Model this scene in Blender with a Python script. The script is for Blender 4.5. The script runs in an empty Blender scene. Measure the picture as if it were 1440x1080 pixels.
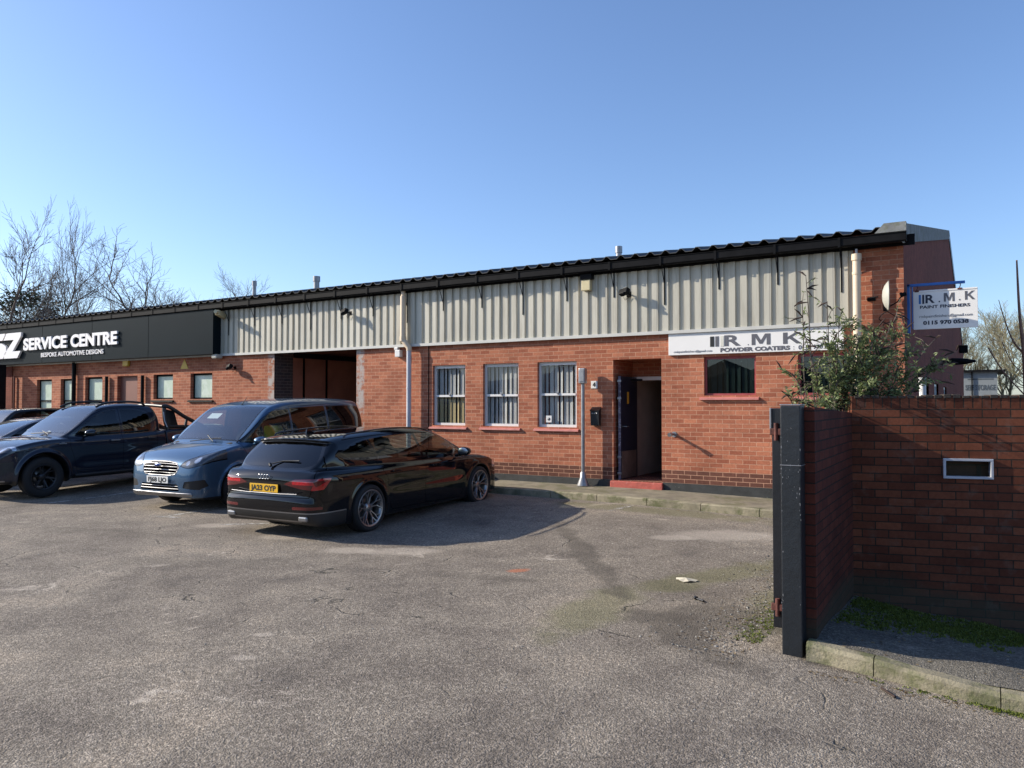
import bpy, bmesh, math, random
import numpy as np
from mathutils import Vector, Matrix, Quaternion
R = math.radians
scene = bpy.context.scene
# ------------------------------------------------------------------ camera
cam_d = bpy.data.cameras.new('camera'); cam = bpy.data.objects.new('camera', cam_d)
scene.collection.objects.link(cam); scene.camera = cam
cam.location = (0, 0, 1.69)
cam.rotation_euler = (R(90 + 1.51), 0, R(31.3))
cam_d.sensor_width = 36; cam_d.lens = 1081 / 1440 * 36
cam_d.clip_start = .05; cam_d.clip_end = 3000
# ------------------------------------------------------------------ sky and sun
SUN = Vector((1, .38, -.53)).normalized()
world = bpy.data.worlds.new('World'); scene.world = world; world.use_nodes = True
wn = world.node_tree; bg = wn.nodes['Background']
sky = wn.nodes.new('ShaderNodeTexSky'); sky.sky_type = 'NISHITA'; sky.sun_disc = False
sky.sun_elevation = math.asin(-SUN.z); sky.sun_rotation = math.atan2(-SUN.x, -SUN.y)
sky.altitude = 50; sky.air_density = 1.0; sky.dust_density = 0.8; sky.ozone_density = 2.6
tint = wn.nodes.new('ShaderNodeMix'); tint.data_type = 'RGBA'; tint.blend_type = 'MULTIPLY'; tint.inputs[0].default_value = 1
tint.inputs[7].default_value = (.97, 1.04, 1.20, 1)   # white balance of the photograph
wn.links.new(sky.outputs[0], tint.inputs[6]); wn.links.new(tint.outputs[2], bg.inputs[0]); bg.inputs[1].default_value = .118
sd = bpy.data.lights.new('sun', 'SUN'); so = bpy.data.objects.new('sun', sd)
scene.collection.objects.link(so); sd.energy = 5.0; sd.angle = R(.53); sd.color = (1, .91, .77)
so.rotation_euler = SUN.to_track_quat('-Z', 'Y').to_euler(); so.location = (-20, -10, 30)
scene.view_settings.view_transform = 'Standard'; scene.view_settings.look = 'None'
scene.view_settings.exposure = .60; scene.view_settings.gamma = 1
C = scene.collection
rnd = random.Random(7)

# ------------------------------------------------------------------ materials
def nt(name):
    m = bpy.data.materials.new(name); m.use_nodes = True
    t = m.node_tree
    return m, t, t.nodes['Principled BSDF']
def N(t, kind, **kw):
    n = t.nodes.new('ShaderNode' + kind)
    for k, v in kw.items():
        if k in ('operation', 'blend_type', 'data_type', 'noise_dimensions', 'feature', 'interpolation_type', 'distance', 'attribute_name', 'musgrave_type', 'clamp', 'offset', 'offset_frequency', 'squash', 'use_clamp'):
            setattr(n, k, v)
        else:
            n.inputs[k].default_value = v
    return n
def L(t, a, b): t.links.new(a, b)
def ramp(t, src, stops, interp='LINEAR'):
    r = t.nodes.new('ShaderNodeValToRGB'); r.color_ramp.interpolation = interp
    e = r.color_ramp.elements
    while len(e) < len(stops): e.new(.5)
    for i, (p, c) in enumerate(stops):
        e[i].position = p; e[i].color = (c[0], c[1], c[2], 1) if hasattr(c, '__len__') else (c, c, c, 1)
    if src is not None: t.links.new(src, r.inputs[0])
    return r
def mixc(t, f, a, b, blend='MIX'):
    m = t.nodes.new('ShaderNodeMix'); m.data_type = 'RGBA'; m.blend_type = blend
    for i, v in ((0, f), (6, a), (7, b)):
        if hasattr(v, 'is_linked'): t.links.new(v, m.inputs[i])
        else: m.inputs[i].default_value = v if i == 0 else (v[0], v[1], v[2], 1)
    return m.outputs[2]
def mth(t, op, a, b=0., c=None, clamp=False):
    m = t.nodes.new('ShaderNodeMath'); m.operation = op; m.use_clamp = clamp
    for i, v in enumerate((a, b) if c is None else (a, b, c)):
        if hasattr(v, 'is_linked'): t.links.new(v, m.inputs[i])
        else: m.inputs[i].default_value = v
    return m.outputs[0]
def bump(t, p, h, strength=.3, dist=.01):
    b = t.nodes.new('ShaderNodeBump'); b.inputs['Strength'].default_value = strength; b.inputs['Distance'].default_value = dist
    t.links.new(h, b.inputs['Height']); t.links.new(b.outputs[0], p.inputs['Normal']); return b
def objco(t): return t.nodes.new('ShaderNodeTexCoord').outputs['Object']
def noise(t, vec, scale, detail=4, rough=.55, dist=0):
    n = t.nodes.new('ShaderNodeTexNoise'); n.inputs['Scale'].default_value = scale
    n.inputs['Detail'].default_value = detail; n.inputs['Roughness'].default_value = rough; n.inputs['Distortion'].default_value = dist
    t.links.new(vec, n.inputs['Vector']); return n.outputs['Fac']
def mat(name, col, rough=.6, metal=0., var=.12, vscale=3., bmp=0., bscale=40., coat=0., spec=.5, dirt=None):
    m, t, p = nt(name)
    co = objco(t)
    n = noise(t, co, vscale, 6)
    lo = [c * (1 - var) for c in col]; hi = [min(1, c * (1 + var)) for c in col]
    r = ramp(t, n, [(.3, lo), (.7, hi)])
    out = r.outputs[0]
    if dirt:
        n3 = noise(t, co, dirt[1], 8, .7)
        f = ramp(t, n3, [(dirt[2], 0.), (dirt[2] + .12, dirt[3])]).outputs[0]
        out = mixc(t, f, out, dirt[0])
    L(t, out, p.inputs['Base Color'])
    p.inputs['Roughness'].default_value = rough; p.inputs['Metallic'].default_value = metal
    p.inputs['Coat Weight'].default_value = coat; p.inputs['Coat Roughness'].default_value = .03
    p.inputs['Specular IOR Level'].default_value = spec
    if bmp: bump(t, p, noise(t, co, bscale, 6, .65), bmp, .01)
    return m
M = {}
def car_paint(name, col, metal=.5, rough=.35, dirt=1., spec=.2):
    m, t, p = nt(name)
    co = objco(t)
    dust = noise(t, co, 2.2, 8, .6)
    z = t.nodes.new('ShaderNodeSeparateXYZ'); L(t, co, z.inputs[0])
    low = mth(t, 'MULTIPLY', ramp(t, z.outputs[2], [(.15, 1.), (.55, 0.)]).outputs[0], .14)
    f = mth(t, 'ADD', mth(t, 'MULTIPLY', ramp(t, dust, [(.5, 0.), (.85, .07)]).outputs[0], 1.), mth(t, 'MULTIPLY', low, dust), clamp=True)
    f = mth(t, 'MULTIPLY', f, dirt)
    c = mixc(t, f, col, (.12, .105, .09))
    L(t, c, p.inputs['Base Color']); p.inputs['Specular IOR Level'].default_value = spec
    p.inputs['Metallic'].default_value = metal; p.inputs['Roughness'].default_value = rough
    p.inputs['Coat Weight'].default_value = 1.; p.inputs['Coat Roughness'].default_value = .025
    L(t, mth(t, 'ADD', mth(t, 'MULTIPLY', f, .5), .02), p.inputs['Coat Roughness'])
    return backdark(m, t, p)
def backdark(m, t, p):
    g = t.nodes.new('ShaderNodeNewGeometry'); d = t.nodes.new('ShaderNodeBsdfDiffuse'); d.inputs[0].default_value = (.02, .02, .022, 1)
    mx = t.nodes.new('ShaderNodeMixShader'); L(t, g.outputs['Backfacing'], mx.inputs[0]); L(t, p.outputs[0], mx.inputs[1]); L(t, d.outputs[0], mx.inputs[2])
    L(t, mx.outputs[0], t.nodes['Material Output'].inputs[0]); return m
def glass(name, tint, ior=1.5, rough=.0, opacity=0., base=(.01, .01, .012)):
    """window glass: fresnel mirror over a tinted see-through layer"""
    m, t, p = nt(name); t.nodes.remove(p)
    tr = t.nodes.new('ShaderNodeBsdfTransparent'); tr.inputs[0].default_value = (*tint, 1)
    di = t.nodes.new('ShaderNodeBsdfDiffuse'); di.inputs[0].default_value = (*base, 1)
    m1 = t.nodes.new('ShaderNodeMixShader'); m1.inputs[0].default_value = opacity; L(t, tr.outputs[0], m1.inputs[1]); L(t, di.outputs[0], m1.inputs[2])
    gl = t.nodes.new('ShaderNodeBsdfGlossy'); gl.inputs['Roughness'].default_value = rough; gl.inputs[0].default_value = (.95, .97, 1, 1)
    fr = t.nodes.new('ShaderNodeFresnel'); fr.inputs[0].default_value = ior
    gb = t.nodes.new('ShaderNodeNewGeometry'); f2 = mth(t, 'MULTIPLY', mth(t, 'MULTIPLY', fr.outputs[0], mth(t, 'SUBTRACT', 1., gb.outputs['Backfacing'])), 1.1, clamp=True)
    m2 = t.nodes.new('ShaderNodeMixShader'); L(t, f2, m2.inputs[0]); L(t, m1.outputs[0], m2.inputs[1]); L(t, gl.outputs[0], m2.inputs[2])
    L(t, m2.outputs[0], t.nodes['Material Output'].inputs[0]); return m
M['audi_paint'] = car_paint('black_car_paint', (.0025, .003, .005), .0, .6, .3, .0)
M['van_paint'] = car_paint('blue_van_paint', (.055, .115, .20), .6, .38)
M['pick_paint'] = car_paint('dark_blue_pickup_paint', (.005, .010, .024), .3, .4)
M['grey_paint'] = car_paint('grey_car_paint', (.10, .10, .11), .6, .38)
M['blk_paint'] = car_paint('plain_black_paint', (.008, .008, .010), .3, .35)
M['trim'] = backdark(*[x for x in (lambda mt: (mt, mt.node_tree, mt.node_tree.nodes['Principled BSDF']))(mat('black_trim', (.012, .012, .013), .45))])
M['gloss_black'] = mat('gloss_black', (.006, .006, .007), .12, coat=.5)
M['seam'] = mat('panel_gap', (.002, .002, .002), .9, spec=0)
M['rubber'] = mat('tyre_rubber', (.010, .010, .011), .75, bmp=.2, bscale=60, var=.3)
M['alloy'] = mat('alloy_grey', (.30, .29, .29), .30, .85, var=.06)
M['alloy_dark'] = mat('alloy_dark', (.035, .035, .038), .35, .7)
M['brake'] = mat('brake_steel', (.16, .15, .14), .4, .9)
M['chrome'] = mat('chrome', (.36, .37, .39), .3, 1., var=.03)
M['grille_metal'] = mat('grille_metal', (.20, .20, .21), .42, .9, var=.1, vscale=20)
M['satin'] = mat('satin_metal', (.26, .26, .27), .36, .9, var=.05)
M['car_glass'] = glass('car_glass', (.30, .34, .33), 1.55)
M['tint_glass'] = glass('tinted_glass', (.035, .038, .04), 1.55)
M['screen_glass'] = glass('windscreen_glass', (.66, .72, .71), 2.15)
M['red_lamp'] = mat('red_lamp', (.42, .006, .012), .1, coat=1., var=.25, vscale=30)
M['red_dark'] = mat('dark_red_lamp', (.10, .004, .006), .12, coat=1.)
M['lamp_clear'] = mat('headlamp_lens', (.50, .54, .60), .12, .6, coat=1., var=.5, vscale=22)
M['lamp_dark'] = mat('headlamp_bowl', (.06, .065, .075), .3, .2, coat=1., var=.4, vscale=25)
M['cabin'] = mat('cabin_plastic', (.02, .02, .022), .8)
M['seat_cloth'] = mat('seat_cloth', (.03, .03, .033), .9)
M['plate_y'] = mat('yellow_plate', (.75, .42, .02), .35, var=.03)
M['plate_w'] = mat('white_plate', (.75, .75, .72), .35, var=.03)
M['plate_k'] = mat('plate_black', (.01, .01, .01), .5)
M['hi_vis'] = mat('hi_vis_cloth', (.55, .60, .03), .8)
M['scrap'] = mat('cream_scrap', (.52, .47, .36), .8)
M['paper'] = mat('paper', (.75, .75, .72), .7, var=.05)

# ------------------------------------------------------------------ object helpers
def tag(o, label=None, cat=None, group=None, kind=None):
    if label: o['label'] = label
    if cat: o['category'] = cat
    if group: o['group'] = group
    if kind: o['kind'] = kind
    return o
def empty(name, loc=(0, 0, 0), rz=0, label=None, cat=None, group=None):
    o = bpy.data.objects.new(name, None); C.objects.link(o); o.location = loc; o.rotation_euler = (0, 0, rz)
    o.empty_display_size = .2
    return tag(o, label, cat, group)
class MB:
    """collects faces; build() links them as one mesh object"""
    def __init__(s): s.v = []; s.f = []; s.uv = []; s.mi = []; s.m = Matrix.Identity(4); s.cur = 0; s.sm = []; s.smooth = False
    def add(s, vs, fs, uvs=None):
        b = len(s.v); s.v += [tuple(s.m @ Vector(q)) for q in vs]
        for i, f in enumerate(fs):
            s.f.append([b + k for k in f]); s.uv.append(uvs[i] if uvs else None); s.mi.append(s.cur); s.sm.append(s.smooth)
        return s
    def box(s, x0, x1, y0, y1, z0, z1):
        v = [(x, y, z) for z in (z0, z1) for y in (y0, y1) for x in (x0, x1)]
        return s.add(v, [(0, 2, 3, 1), (4, 5, 7, 6), (0, 1, 5, 4), (2, 6, 7, 3), (0, 4, 6, 2), (1, 3, 7, 5)],
            [[(v[k][0] + v[k][1] * .77, v[k][2] + v[k][1] * .0) if True else 0 for k in f] for f in [(0, 2, 3, 1), (4, 5, 7, 6), (0, 1, 5, 4), (2, 6, 7, 3), (0, 4, 6, 2), (1, 3, 7, 5)]])
    def bbox(s, x0, x1, y0, y1, z0, z1, r=.01):
        """box with chamfered edges"""
        bm = bmesh.new(); bmesh.ops.create_cube(bm, size=1)
        for q in bm.verts: q.co = Vector(((x0 + x1) / 2 + q.co.x * (x1 - x0), (y0 + y1) / 2 + q.co.y * (y1 - y0), (z0 + z1) / 2 + q.co.z * (z1 - z0)))
        bmesh.ops.bevel(bm, geom=bm.edges[:], offset=r, segments=2, affect='EDGES', profile=.6)
        bm.verts.index_update()
        s.add([tuple(q.co) for q in bm.verts], [[q.index for q in f.verts] for f in bm.faces]); bm.free(); return s
    def tube(s, pts, rad, n=8, cap=True):
        """tube through points; rad a number or a list"""
        P = [Vector(p) for p in pts]; k = len(P); rr = rad if hasattr(rad, '__len__') else [rad] * k
        vs = []; up = None
        for i in range(k):
            d = (P[min(i + 1, k - 1)] - P[max(i - 1, 0)])
            if d.length < 1e-9: d = Vector((0, 0, 1))
            d.normalize()
            if up is None: up = Vector((0, 0, 1)) if abs(d.z) < .9 else Vector((1, 0, 0))
            a = d.cross(up); a = a.normalized() if a.length > 1e-6 else d.orthogonal().normalized()
            b = a.cross(d); up = b
            for j in range(n):
                q = 2 * math.pi * j / n; vs.append(P[i] + (a * math.cos(q) + b * math.sin(q)) * rr[i])
        fs = [(i * n + j, i * n + (j + 1) % n, (i + 1) * n + (j + 1) % n, (i + 1) * n + j) for i in range(k - 1) for j in range(n)]
        old = s.smooth; s.smooth = n > 5; s.add([tuple(q) for q in vs], fs); s.smooth = False
        if cap: s.add([tuple(q) for q in vs[:n]], [tuple(range(n))[::-1]]); s.add([tuple(q) for q in vs[-n:]], [tuple(range(n))])
        s.smooth = old; return s
    def lathe(s, prof, axis='z', o=(0, 0, 0), n=32):
        """prof: (radius, height) pairs round the axis through o"""
        vs = []; k = len(prof)
        for (r, h) in prof:
            for j in range(n):
                q = 2 * math.pi * j / n; a, b = r * math.cos(q), r * math.sin(q)
                vs.append({'z': (o[0] + a, o[1] + b, o[2] + h), 'y': (o[0] + a, o[1] + h, o[2] - b), 'x': (o[0] + h, o[1] + a, o[2] + b)}[axis])
        fs = [(i * n + j, i * n + (j + 1) % n, (i + 1) * n + (j + 1) % n, (i + 1) * n + j) for i in range(k - 1) for j in range(n)]
        old = s.smooth; s.smooth = True; s.add(vs, fs); s.smooth = old; return s
    def prism(s, poly, a, b, axis='y'):
        """extrude polygon: axis y -> poly is (x,z); z -> (x,y); x -> (y,z)"""
        n = len(poly)
        f3 = {'y': lambda u, v, w: (u, w, v), 'z': lambda u, v, w: (u, v, w), 'x': lambda u, v, w: (w, u, v)}[axis]
        vs = [f3(u, v, a) for u, v in poly] + [f3(u, v, b) for u, v in poly]
        fs = [tuple(range(n)), tuple(range(2 * n - 1, n - 1, -1))] + [(i, n + i, n + (i + 1) % n, (i + 1) % n) for i in range(n)]
        return s.add(vs, fs)
    def build(s, name, m=None, parent=None, fix=True, **tg):
        me = bpy.data.meshes.new(name); me.from_pydata(s.v, [], s.f); me.update()
        if any(u is not None for u in s.uv):
            ul = me.uv_layers.new(name='UVMap'); i = 0
            for k, f in enumerate(s.f):
                for c in range(len(f)):
                    ul.data[i].uv = s.uv[k][c] if s.uv[k] is not None else (0, 0); i += 1
        ms = m if isinstance(m, (list, tuple)) else [m]
        for q in ms:
            if q is not None: me.materials.append(q)
        me.polygons.foreach_set('material_index', s.mi); me.polygons.foreach_set('use_smooth', s.sm)
        if fix:
            bm = bmesh.new(); bm.from_mesh(me); bmesh.ops.recalc_face_normals(bm, faces=bm.faces[:]); bm.to_mesh(me); bm.free()
        o = bpy.data.objects.new(name, me); C.objects.link(o)
        if parent: o.parent = parent
        return tag(o, **tg)
_tc = {}
def text_mesh(txt, size, depth=.002, bold=0., sx=1., shear=0., spacing=1.):
    """lettering as a mesh lying in x/z, facing -y, origin at left baseline"""
    c = bpy.data.curves.new('lettering', 'FONT'); c.body = txt; c.size = size; c.extrude = depth; c.offset = bold; c.shear = shear; c.space_character = spacing
    c.resolution_u = 4
    o = bpy.data.objects.new('lettering', c); C.objects.link(o)
    dg = bpy.context.evaluated_depsgraph_get(); me = bpy.data.meshes.new_from_object(o.evaluated_get(dg))
    bpy.data.objects.remove(o)
    k = len(me.vertices); a = np.empty(k * 3); me.vertices.foreach_get('co', a); a = a.reshape(-1, 3)
    w = a[:, 0].max() if k else 0
    b = np.stack([a[:, 0] * sx, -a[:, 2], a[:, 1]], 1)
    me.vertices.foreach_set('co', b.ravel()); me.update()
    return me, w * sx
def text_obj(txt, size, loc, rz, m, parent=None, name='lettering', width=None, align='l', **kw):
    me, w = text_mesh(txt, size, **kw)
    sx = 1.
    if width: sx = width / w; w = width
    me.materials.append(m)
    o = bpy.data.objects.new(name, me); C.objects.link(o)
    if align == 'c':
        loc = (loc[0] - math.cos(rz) * w / 2, loc[1] - math.sin(rz) * w / 2, loc[2])
    o.location = loc; o.rotation_euler = (0, 0, rz); o.scale = (sx, 1, 1)
    if parent: o.parent = parent
    return o
# ------------------------------------------------------------------ car bodies from distance fields
def crs(pts, n=6, closed=False):
    """Catmull-Rom through (x,y[,corner]) points"""
    P = [np.array(p[:2], float) for p in pts]; K = [len(p) > 2 for p in pts]; m = len(P); out = []
    rng_ = range(m if closed else m - 1)
    for i in rng_:
        a, b = P[i], P[(i + 1) % m]
        p0 = P[i - 1] if (closed or i > 0) and not K[i] else 2 * a - b
        p3 = P[(i + 2) % m] if (closed or i + 2 < m) and not K[(i + 1) % m] else 2 * b - a
        d0 = np.linalg.norm(a - p0); d1 = np.linalg.norm(b - a) + 1e-9; d2 = np.linalg.norm(p3 - b)
        ma = (b - p0) / (d0 + d1) * d1; mb = (p3 - a) / (d1 + d2) * d1
        for k in range(n):
            t = k / n; t2 = t * t; t3 = t2 * t
            out.append((2 * t3 - 3 * t2 + 1) * a + (t3 - 2 * t2 + t) * ma + (-2 * t3 + 3 * t2) * b + (t3 - t2) * mb)
    if not closed: out.append(P[-1])
    return np.array(out)
def psd(poly, x, y):
    """signed distance to closed polygon, negative inside"""
    poly = np.asarray(poly, float); x = np.asarray(x, float); y = np.asarray(y, float)
    best = np.full(x.shape, 1e9); ins = np.zeros(x.shape, bool); m = len(poly)
    for i in range(m):
        ax, ay = poly[i]; bx, by = poly[(i + 1) % m]; dx, dy = bx - ax, by - ay
        l2 = dx * dx + dy * dy
        if l2 < 1e-12: continue
        t = np.clip(((x - ax) * dx + (y - ay) * dy) / l2, 0, 1)
        d = (x - ax - t * dx) ** 2 + (y - ay - t * dy) ** 2
        best = np.minimum(best, d)
        if dy != 0:
            c = ((ay > y) != (by > y)) & (x < dx * (y - ay) / dy + ax)
            ins ^= c
    return np.where(ins, -1, 1) * np.sqrt(best)
def lined(pts, x, y):
    best = np.full(np.shape(x), 1e9)
    for (ax, ay), (bx, by) in zip(pts[:-1], pts[1:]):
        dx, dy = bx - ax, by - ay; l2 = dx * dx + dy * dy + 1e-12
        t = np.clip(((x - ax) * dx + (y - ay) * dy) / l2, 0, 1)
        best = np.minimum(best, (x - ax - t * dx) ** 2 + (y - ay - t * dy) ** 2)
    return np.sqrt(best)
class T2:
    def __init__(s, poly, pad=.35, h=.012):
        poly = np.asarray(poly); lo = poly.min(0) - pad; hi = poly.max(0) + pad
        s.lo = lo; s.h = h; n = np.ceil((hi - lo) / h).astype(int) + 1; s.n = n
        g = np.meshgrid(lo[0] + h * np.arange(n[0]), lo[1] + h * np.arange(n[1]), indexing='ij')
        s.g = psd(poly, g[0], g[1])
    def __call__(s, u, v):
        a = np.clip((u - s.lo[0]) / s.h, 0, s.n[0] - 1.001); b = np.clip((v - s.lo[1]) / s.h, 0, s.n[1] - 1.001)
        i = a.astype(int); j = b.astype(int); a = a - i; b = b - j; g = s.g
        return (g[i, j] * (1 - a) + g[i + 1, j] * a) * (1 - b) + (g[i, j + 1] * (1 - a) + g[i + 1, j + 1] * a) * b
def smax(a, b, k):
    h = np.clip(.5 + .5 * (a - b) / k, 0, 1); return b + (a - b) * h + k * h * (1 - h)
def smin(a, b, k): return -smax(-a, -b, k)
def sst(a, b, x):
    t = np.clip((x - a) / (b - a), 0, 1); return t * t * (3 - 2 * t)
def surface(f, lo, hi, h):
    """surface nets of f=0, projected onto the field; returns triangle soup P (n,3,3), normals (n,3,3)"""
    ax = [np.arange(lo[i], hi[i] + h, h) for i in range(3)]
    X, Y, Z = np.meshgrid(*ax, indexing='ij'); G = f(X, Y, Z); s = G < 0; nx, ny, nz = G.shape
    act = np.zeros((nx - 1, ny - 1, nz - 1), bool); c0 = s[:-1, :-1, :-1]
    for dx in (0, 1):
        for dy in (0, 1):
            for dz in (0, 1):
                act |= s[dx:nx - 1 + dx, dy:ny - 1 + dy, dz:nz - 1 + dz] != c0
    ci = np.argwhere(act); idx = -np.ones(act.shape, int); idx[act] = np.arange(len(ci))
    acc = np.zeros((len(ci), 3)); cnt = np.zeros(len(ci))
    cor = [(a, b, c) for a in (0, 1) for b in (0, 1) for c in (0, 1)]
    for a in cor:
        for d in range(3):
            if a[d]: continue
            b = list(a); b[d] = 1
            ga = G[ci[:, 0] + a[0], ci[:, 1] + a[1], ci[:, 2] + a[2]]; gb = G[ci[:, 0] + b[0], ci[:, 1] + b[1], ci[:, 2] + b[2]]
            m = (ga < 0) != (gb < 0); t = np.where(m, ga / np.where(ga == gb, 1, ga - gb), 0)
            p = np.array(a, float)[None].repeat(len(ci), 0); p[:, d] = t
            acc += np.where(m[:, None], p, 0); cnt += m
    V = (ci + acc / cnt[:, None]) * h + np.array([a[0] for a in ax])
    def grad(P):
        e = h * .3; g = []
        for d in range(3):
            q = P.copy(); q[:, d] += e; r = P.copy(); r[:, d] -= e
            g.append((f(*q.T) - f(*r.T)) / (2 * e))
        return np.stack(g, 1)
    for _ in range(3):
        g = grad(V); fv = f(*V.T); st = (fv / np.maximum((g * g).sum(1), .1))[:, None] * g
        l = np.linalg.norm(st, axis=1)[:, None]; V -= st * np.minimum(1, h * .6 / np.maximum(l, 1e-9))
    g = grad(V); Nn = g / np.maximum(np.linalg.norm(g, axis=1)[:, None], 1e-6)
    quads = []
    for d in range(3):
        a = [slice(1, -1)] * 3; a[d] = slice(0, -1); b = list(a); b[d] = slice(1, None)
        s1 = s[tuple(a)]; s2 = s[tuple(b)]; e = np.argwhere(s1 != s2); flip = s1[tuple(e.T)]
        base = e + np.array([1 if k != d else 0 for k in range(3)])
        u, v = (d + 1) % 3, (d + 2) % 3
        def at(du, dv):
            q = base.copy(); q[:, u] += du; q[:, v] += dv; return idx[q[:, 0], q[:, 1], q[:, 2]]
        q = np.stack([at(-1, -1), at(0, -1), at(0, 0), at(-1, 0)], 1)
        q[~flip] = q[~flip][:, ::-1]; quads.append(q)
    q = np.concatenate(quads); q = q[(q >= 0).all(1)]
    T = np.concatenate([q[:, [0, 1, 2]], q[:, [0, 2, 3]]])
    return V[T], Nn[T]
def clip(S, d):
    """split soup S=(P,N) by per-corner values d (n,3): returns inside (d<0), outside"""
    P, Nn = S
    if len(P) == 0: return S, S
    d = np.where(np.abs(d) < 1e-6, 1e-6, d); neg = d < 0; c = neg.sum(1)
    A = np.concatenate([P, Nn], 2)
    ins = [A[c == 3]]; out = [A[c == 0]]
    for k, (I, O) in ((1, (ins, out)), (2, (out, ins))):
        m = c == k
        if not m.any(): continue
        a = A[m]; dd = d[m]; ng = neg[m] if k == 1 else ~neg[m]
        j = ng.argmax(1); r = np.arange(len(a)); p0, p1, p2 = a[r, j], a[r, (j + 1) % 3], a[r, (j + 2) % 3]
        d0, d1, d2 = dd[r, j], dd[r, (j + 1) % 3], dd[r, (j + 2) % 3]
        e1 = p0 + (p1 - p0) * (d0 / (d0 - d1))[:, None]; e2 = p0 + (p2 - p0) * (d0 / (d0 - d2))[:, None]
        I.append(np.stack([p0, e1, e2], 1)); O.append(np.stack([e1, p1, p2], 1)); O.append(np.stack([e1, p2, e2], 1))
    ins = np.concatenate(ins); out = np.concatenate(out)
    return (ins[:, :, :3], ins[:, :, 3:]), (out[:, :, :3], out[:, :, 3:])
def bycorner(S, fn, box=None):
    P, Nn = S; p = P.reshape(-1, 3); n = Nn.reshape(-1, 3)
    if box is None: return fn(p[:, 0], p[:, 1], p[:, 2], n).reshape(-1, 3)
    m = np.ones(len(p), bool)
    for k in range(3):
        if box[k]: m &= (p[:, k] > box[k][0]) & (p[:, k] < box[k][1])
    d = np.ones(len(p)); m = m.reshape(-1, 3).any(1).repeat(3)
    if m.any(): d[m] = fn(p[m, 0], p[m, 1], p[m, 2], n[m])
    return d.reshape(-1, 3)
def soup_obj(name, soups, mats, parent, push=0., solid=0.):
    """link soups (one per material) as one smooth mesh object"""
    P = np.concatenate([s[0] for s in soups]); Nn = np.concatenate([s[1] for s in soups])
    if len(P) == 0: return None
    mi = np.concatenate([np.full(len(s[0]), i) for i, s in enumerate(soups)])
    p = P.reshape(-1, 3); n = Nn.reshape(-1, 3)
    n = n / np.maximum(np.linalg.norm(n, axis=1)[:, None], 1e-9)
    p = p + n * push
    key = np.round(p * 20000).astype(np.int64); key = (key[:, 0] * 2000003 + key[:, 1]) * 2000003 + key[:, 2]
    _, fi, inv = np.unique(key, return_index=True, return_inverse=True); inv = inv.reshape(-1)
    v = p[fi]; vn = n[fi]; T = inv.reshape(-1, 3)
    ok = (T[:, 0] != T[:, 1]) & (T[:, 1] != T[:, 2]) & (T[:, 0] != T[:, 2]); T = T[ok]; mi = mi[ok]
    me = bpy.data.meshes.new(name); me.vertices.add(len(v)); me.vertices.foreach_set('co', v.ravel())
    me.loops.add(len(T) * 3); me.loops.foreach_set('vertex_index', T.ravel().astype(np.int32))
    me.polygons.add(len(T)); me.polygons.foreach_set('loop_start', np.arange(0, len(T) * 3, 3, dtype=np.int32))
    me.polygons.foreach_set('material_index', mi.astype(np.int32)); me.polygons.foreach_set('use_smooth', np.ones(len(T), bool))
    me.update(calc_edges=True)
    for q in mats: me.materials.append(q)
    if not solid: me.normals_split_custom_set_from_vertices(vn.tolist())
    o = bpy.data.objects.new(name, me); C.objects.link(o); o.parent = parent
    if solid:
        sm = o.modifiers.new('thickness', 'SOLIDIFY'); sm.thickness = solid; sm.offset = -1
    return o
def poly_side(pts, side=None, n=5, closed=True):
    q = crs(pts, n, True)
    def fn(x, y, z, nn):
        d = psd(q, x, z)
        if side: d = np.maximum(d, .02 - y * side)
        return d
    return fn, q
class Car:
    def __init__(s, spec, h=.018):
        s.spec = spec; g = lambda k: T2(crs(spec[k], 6, True))
        s.sb, s.pb, s.cb_, s.sg, s.pg, s.cg_ = g('side_b'), g('plan_b'), g('sec_b'), g('side_g'), g('plan_g'), g('sec_g')
        Ln, W, H = spec['size']; s.L = Ln; s.xm = Ln / 2
        s.S = surface(s.f, (-.08, -W / 2 - .06, .08), (Ln + .08, W / 2 + .06, H + .06), h)
    def f(s, x, y, z):
        sp = s.spec; ay = np.abs(y); t = (x - s.xm) / s.xm
        xs = x + ay * ay * sp.get('cb', .07) * t
        d1 = s.sb(xs, z + sp.get('crown_b', .05) * ay * ay)
        b = smax(smax(d1, s.cb_(ay + sp.get('creasef', lambda x, z: 0)(x, z), z), sp.get('kb', .05)), s.pb(x, ay), .07)
        xg = x + ay * ay * sp.get('cg', .14) * t
        g1 = s.sg(xg, z + sp.get('crown_g', .05) * ay * ay)
        g = smax(smax(g1, s.cg_(ay, z), sp.get('kg', .07)), s.pg(x, ay), .06)
        r = smin(b, g, sp.get('ku', .03))
        if 'extra' in sp: r = sp['extra'](r, x, ay, z)
        for xw, zw, Rw in sp['arches']:
            c = np.sqrt((x - xw) ** 2 + (z - zw) ** 2) - Rw
            # flared lip
            r = r - sp.get('flare', .012) * np.exp(-((c - .02) / .035) ** 2) * sst(.5, .75, ay)
            r = smax(r, -np.maximum(c, sp.get('arch_in', .62) - ay), .008)
        return r
    def take(s, fn, box=None):
        i, s.S = clip(s.S, bycorner(s.S, fn, box)); return i
def band(S, fn, lo, hi, box=None):
    """the strip lo<fn<hi, exact however thin; returns strip, rest inside, rest outside"""
    d = bycorner(S, fn, box); a, out = clip(S, d - hi)
    inn, b = clip(a, bycorner(a, fn, box) - lo)
    return b, inn, out
def join(*S):
    return (np.concatenate([s[0] for s in S]), np.concatenate([s[1] for s in S]))
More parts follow.
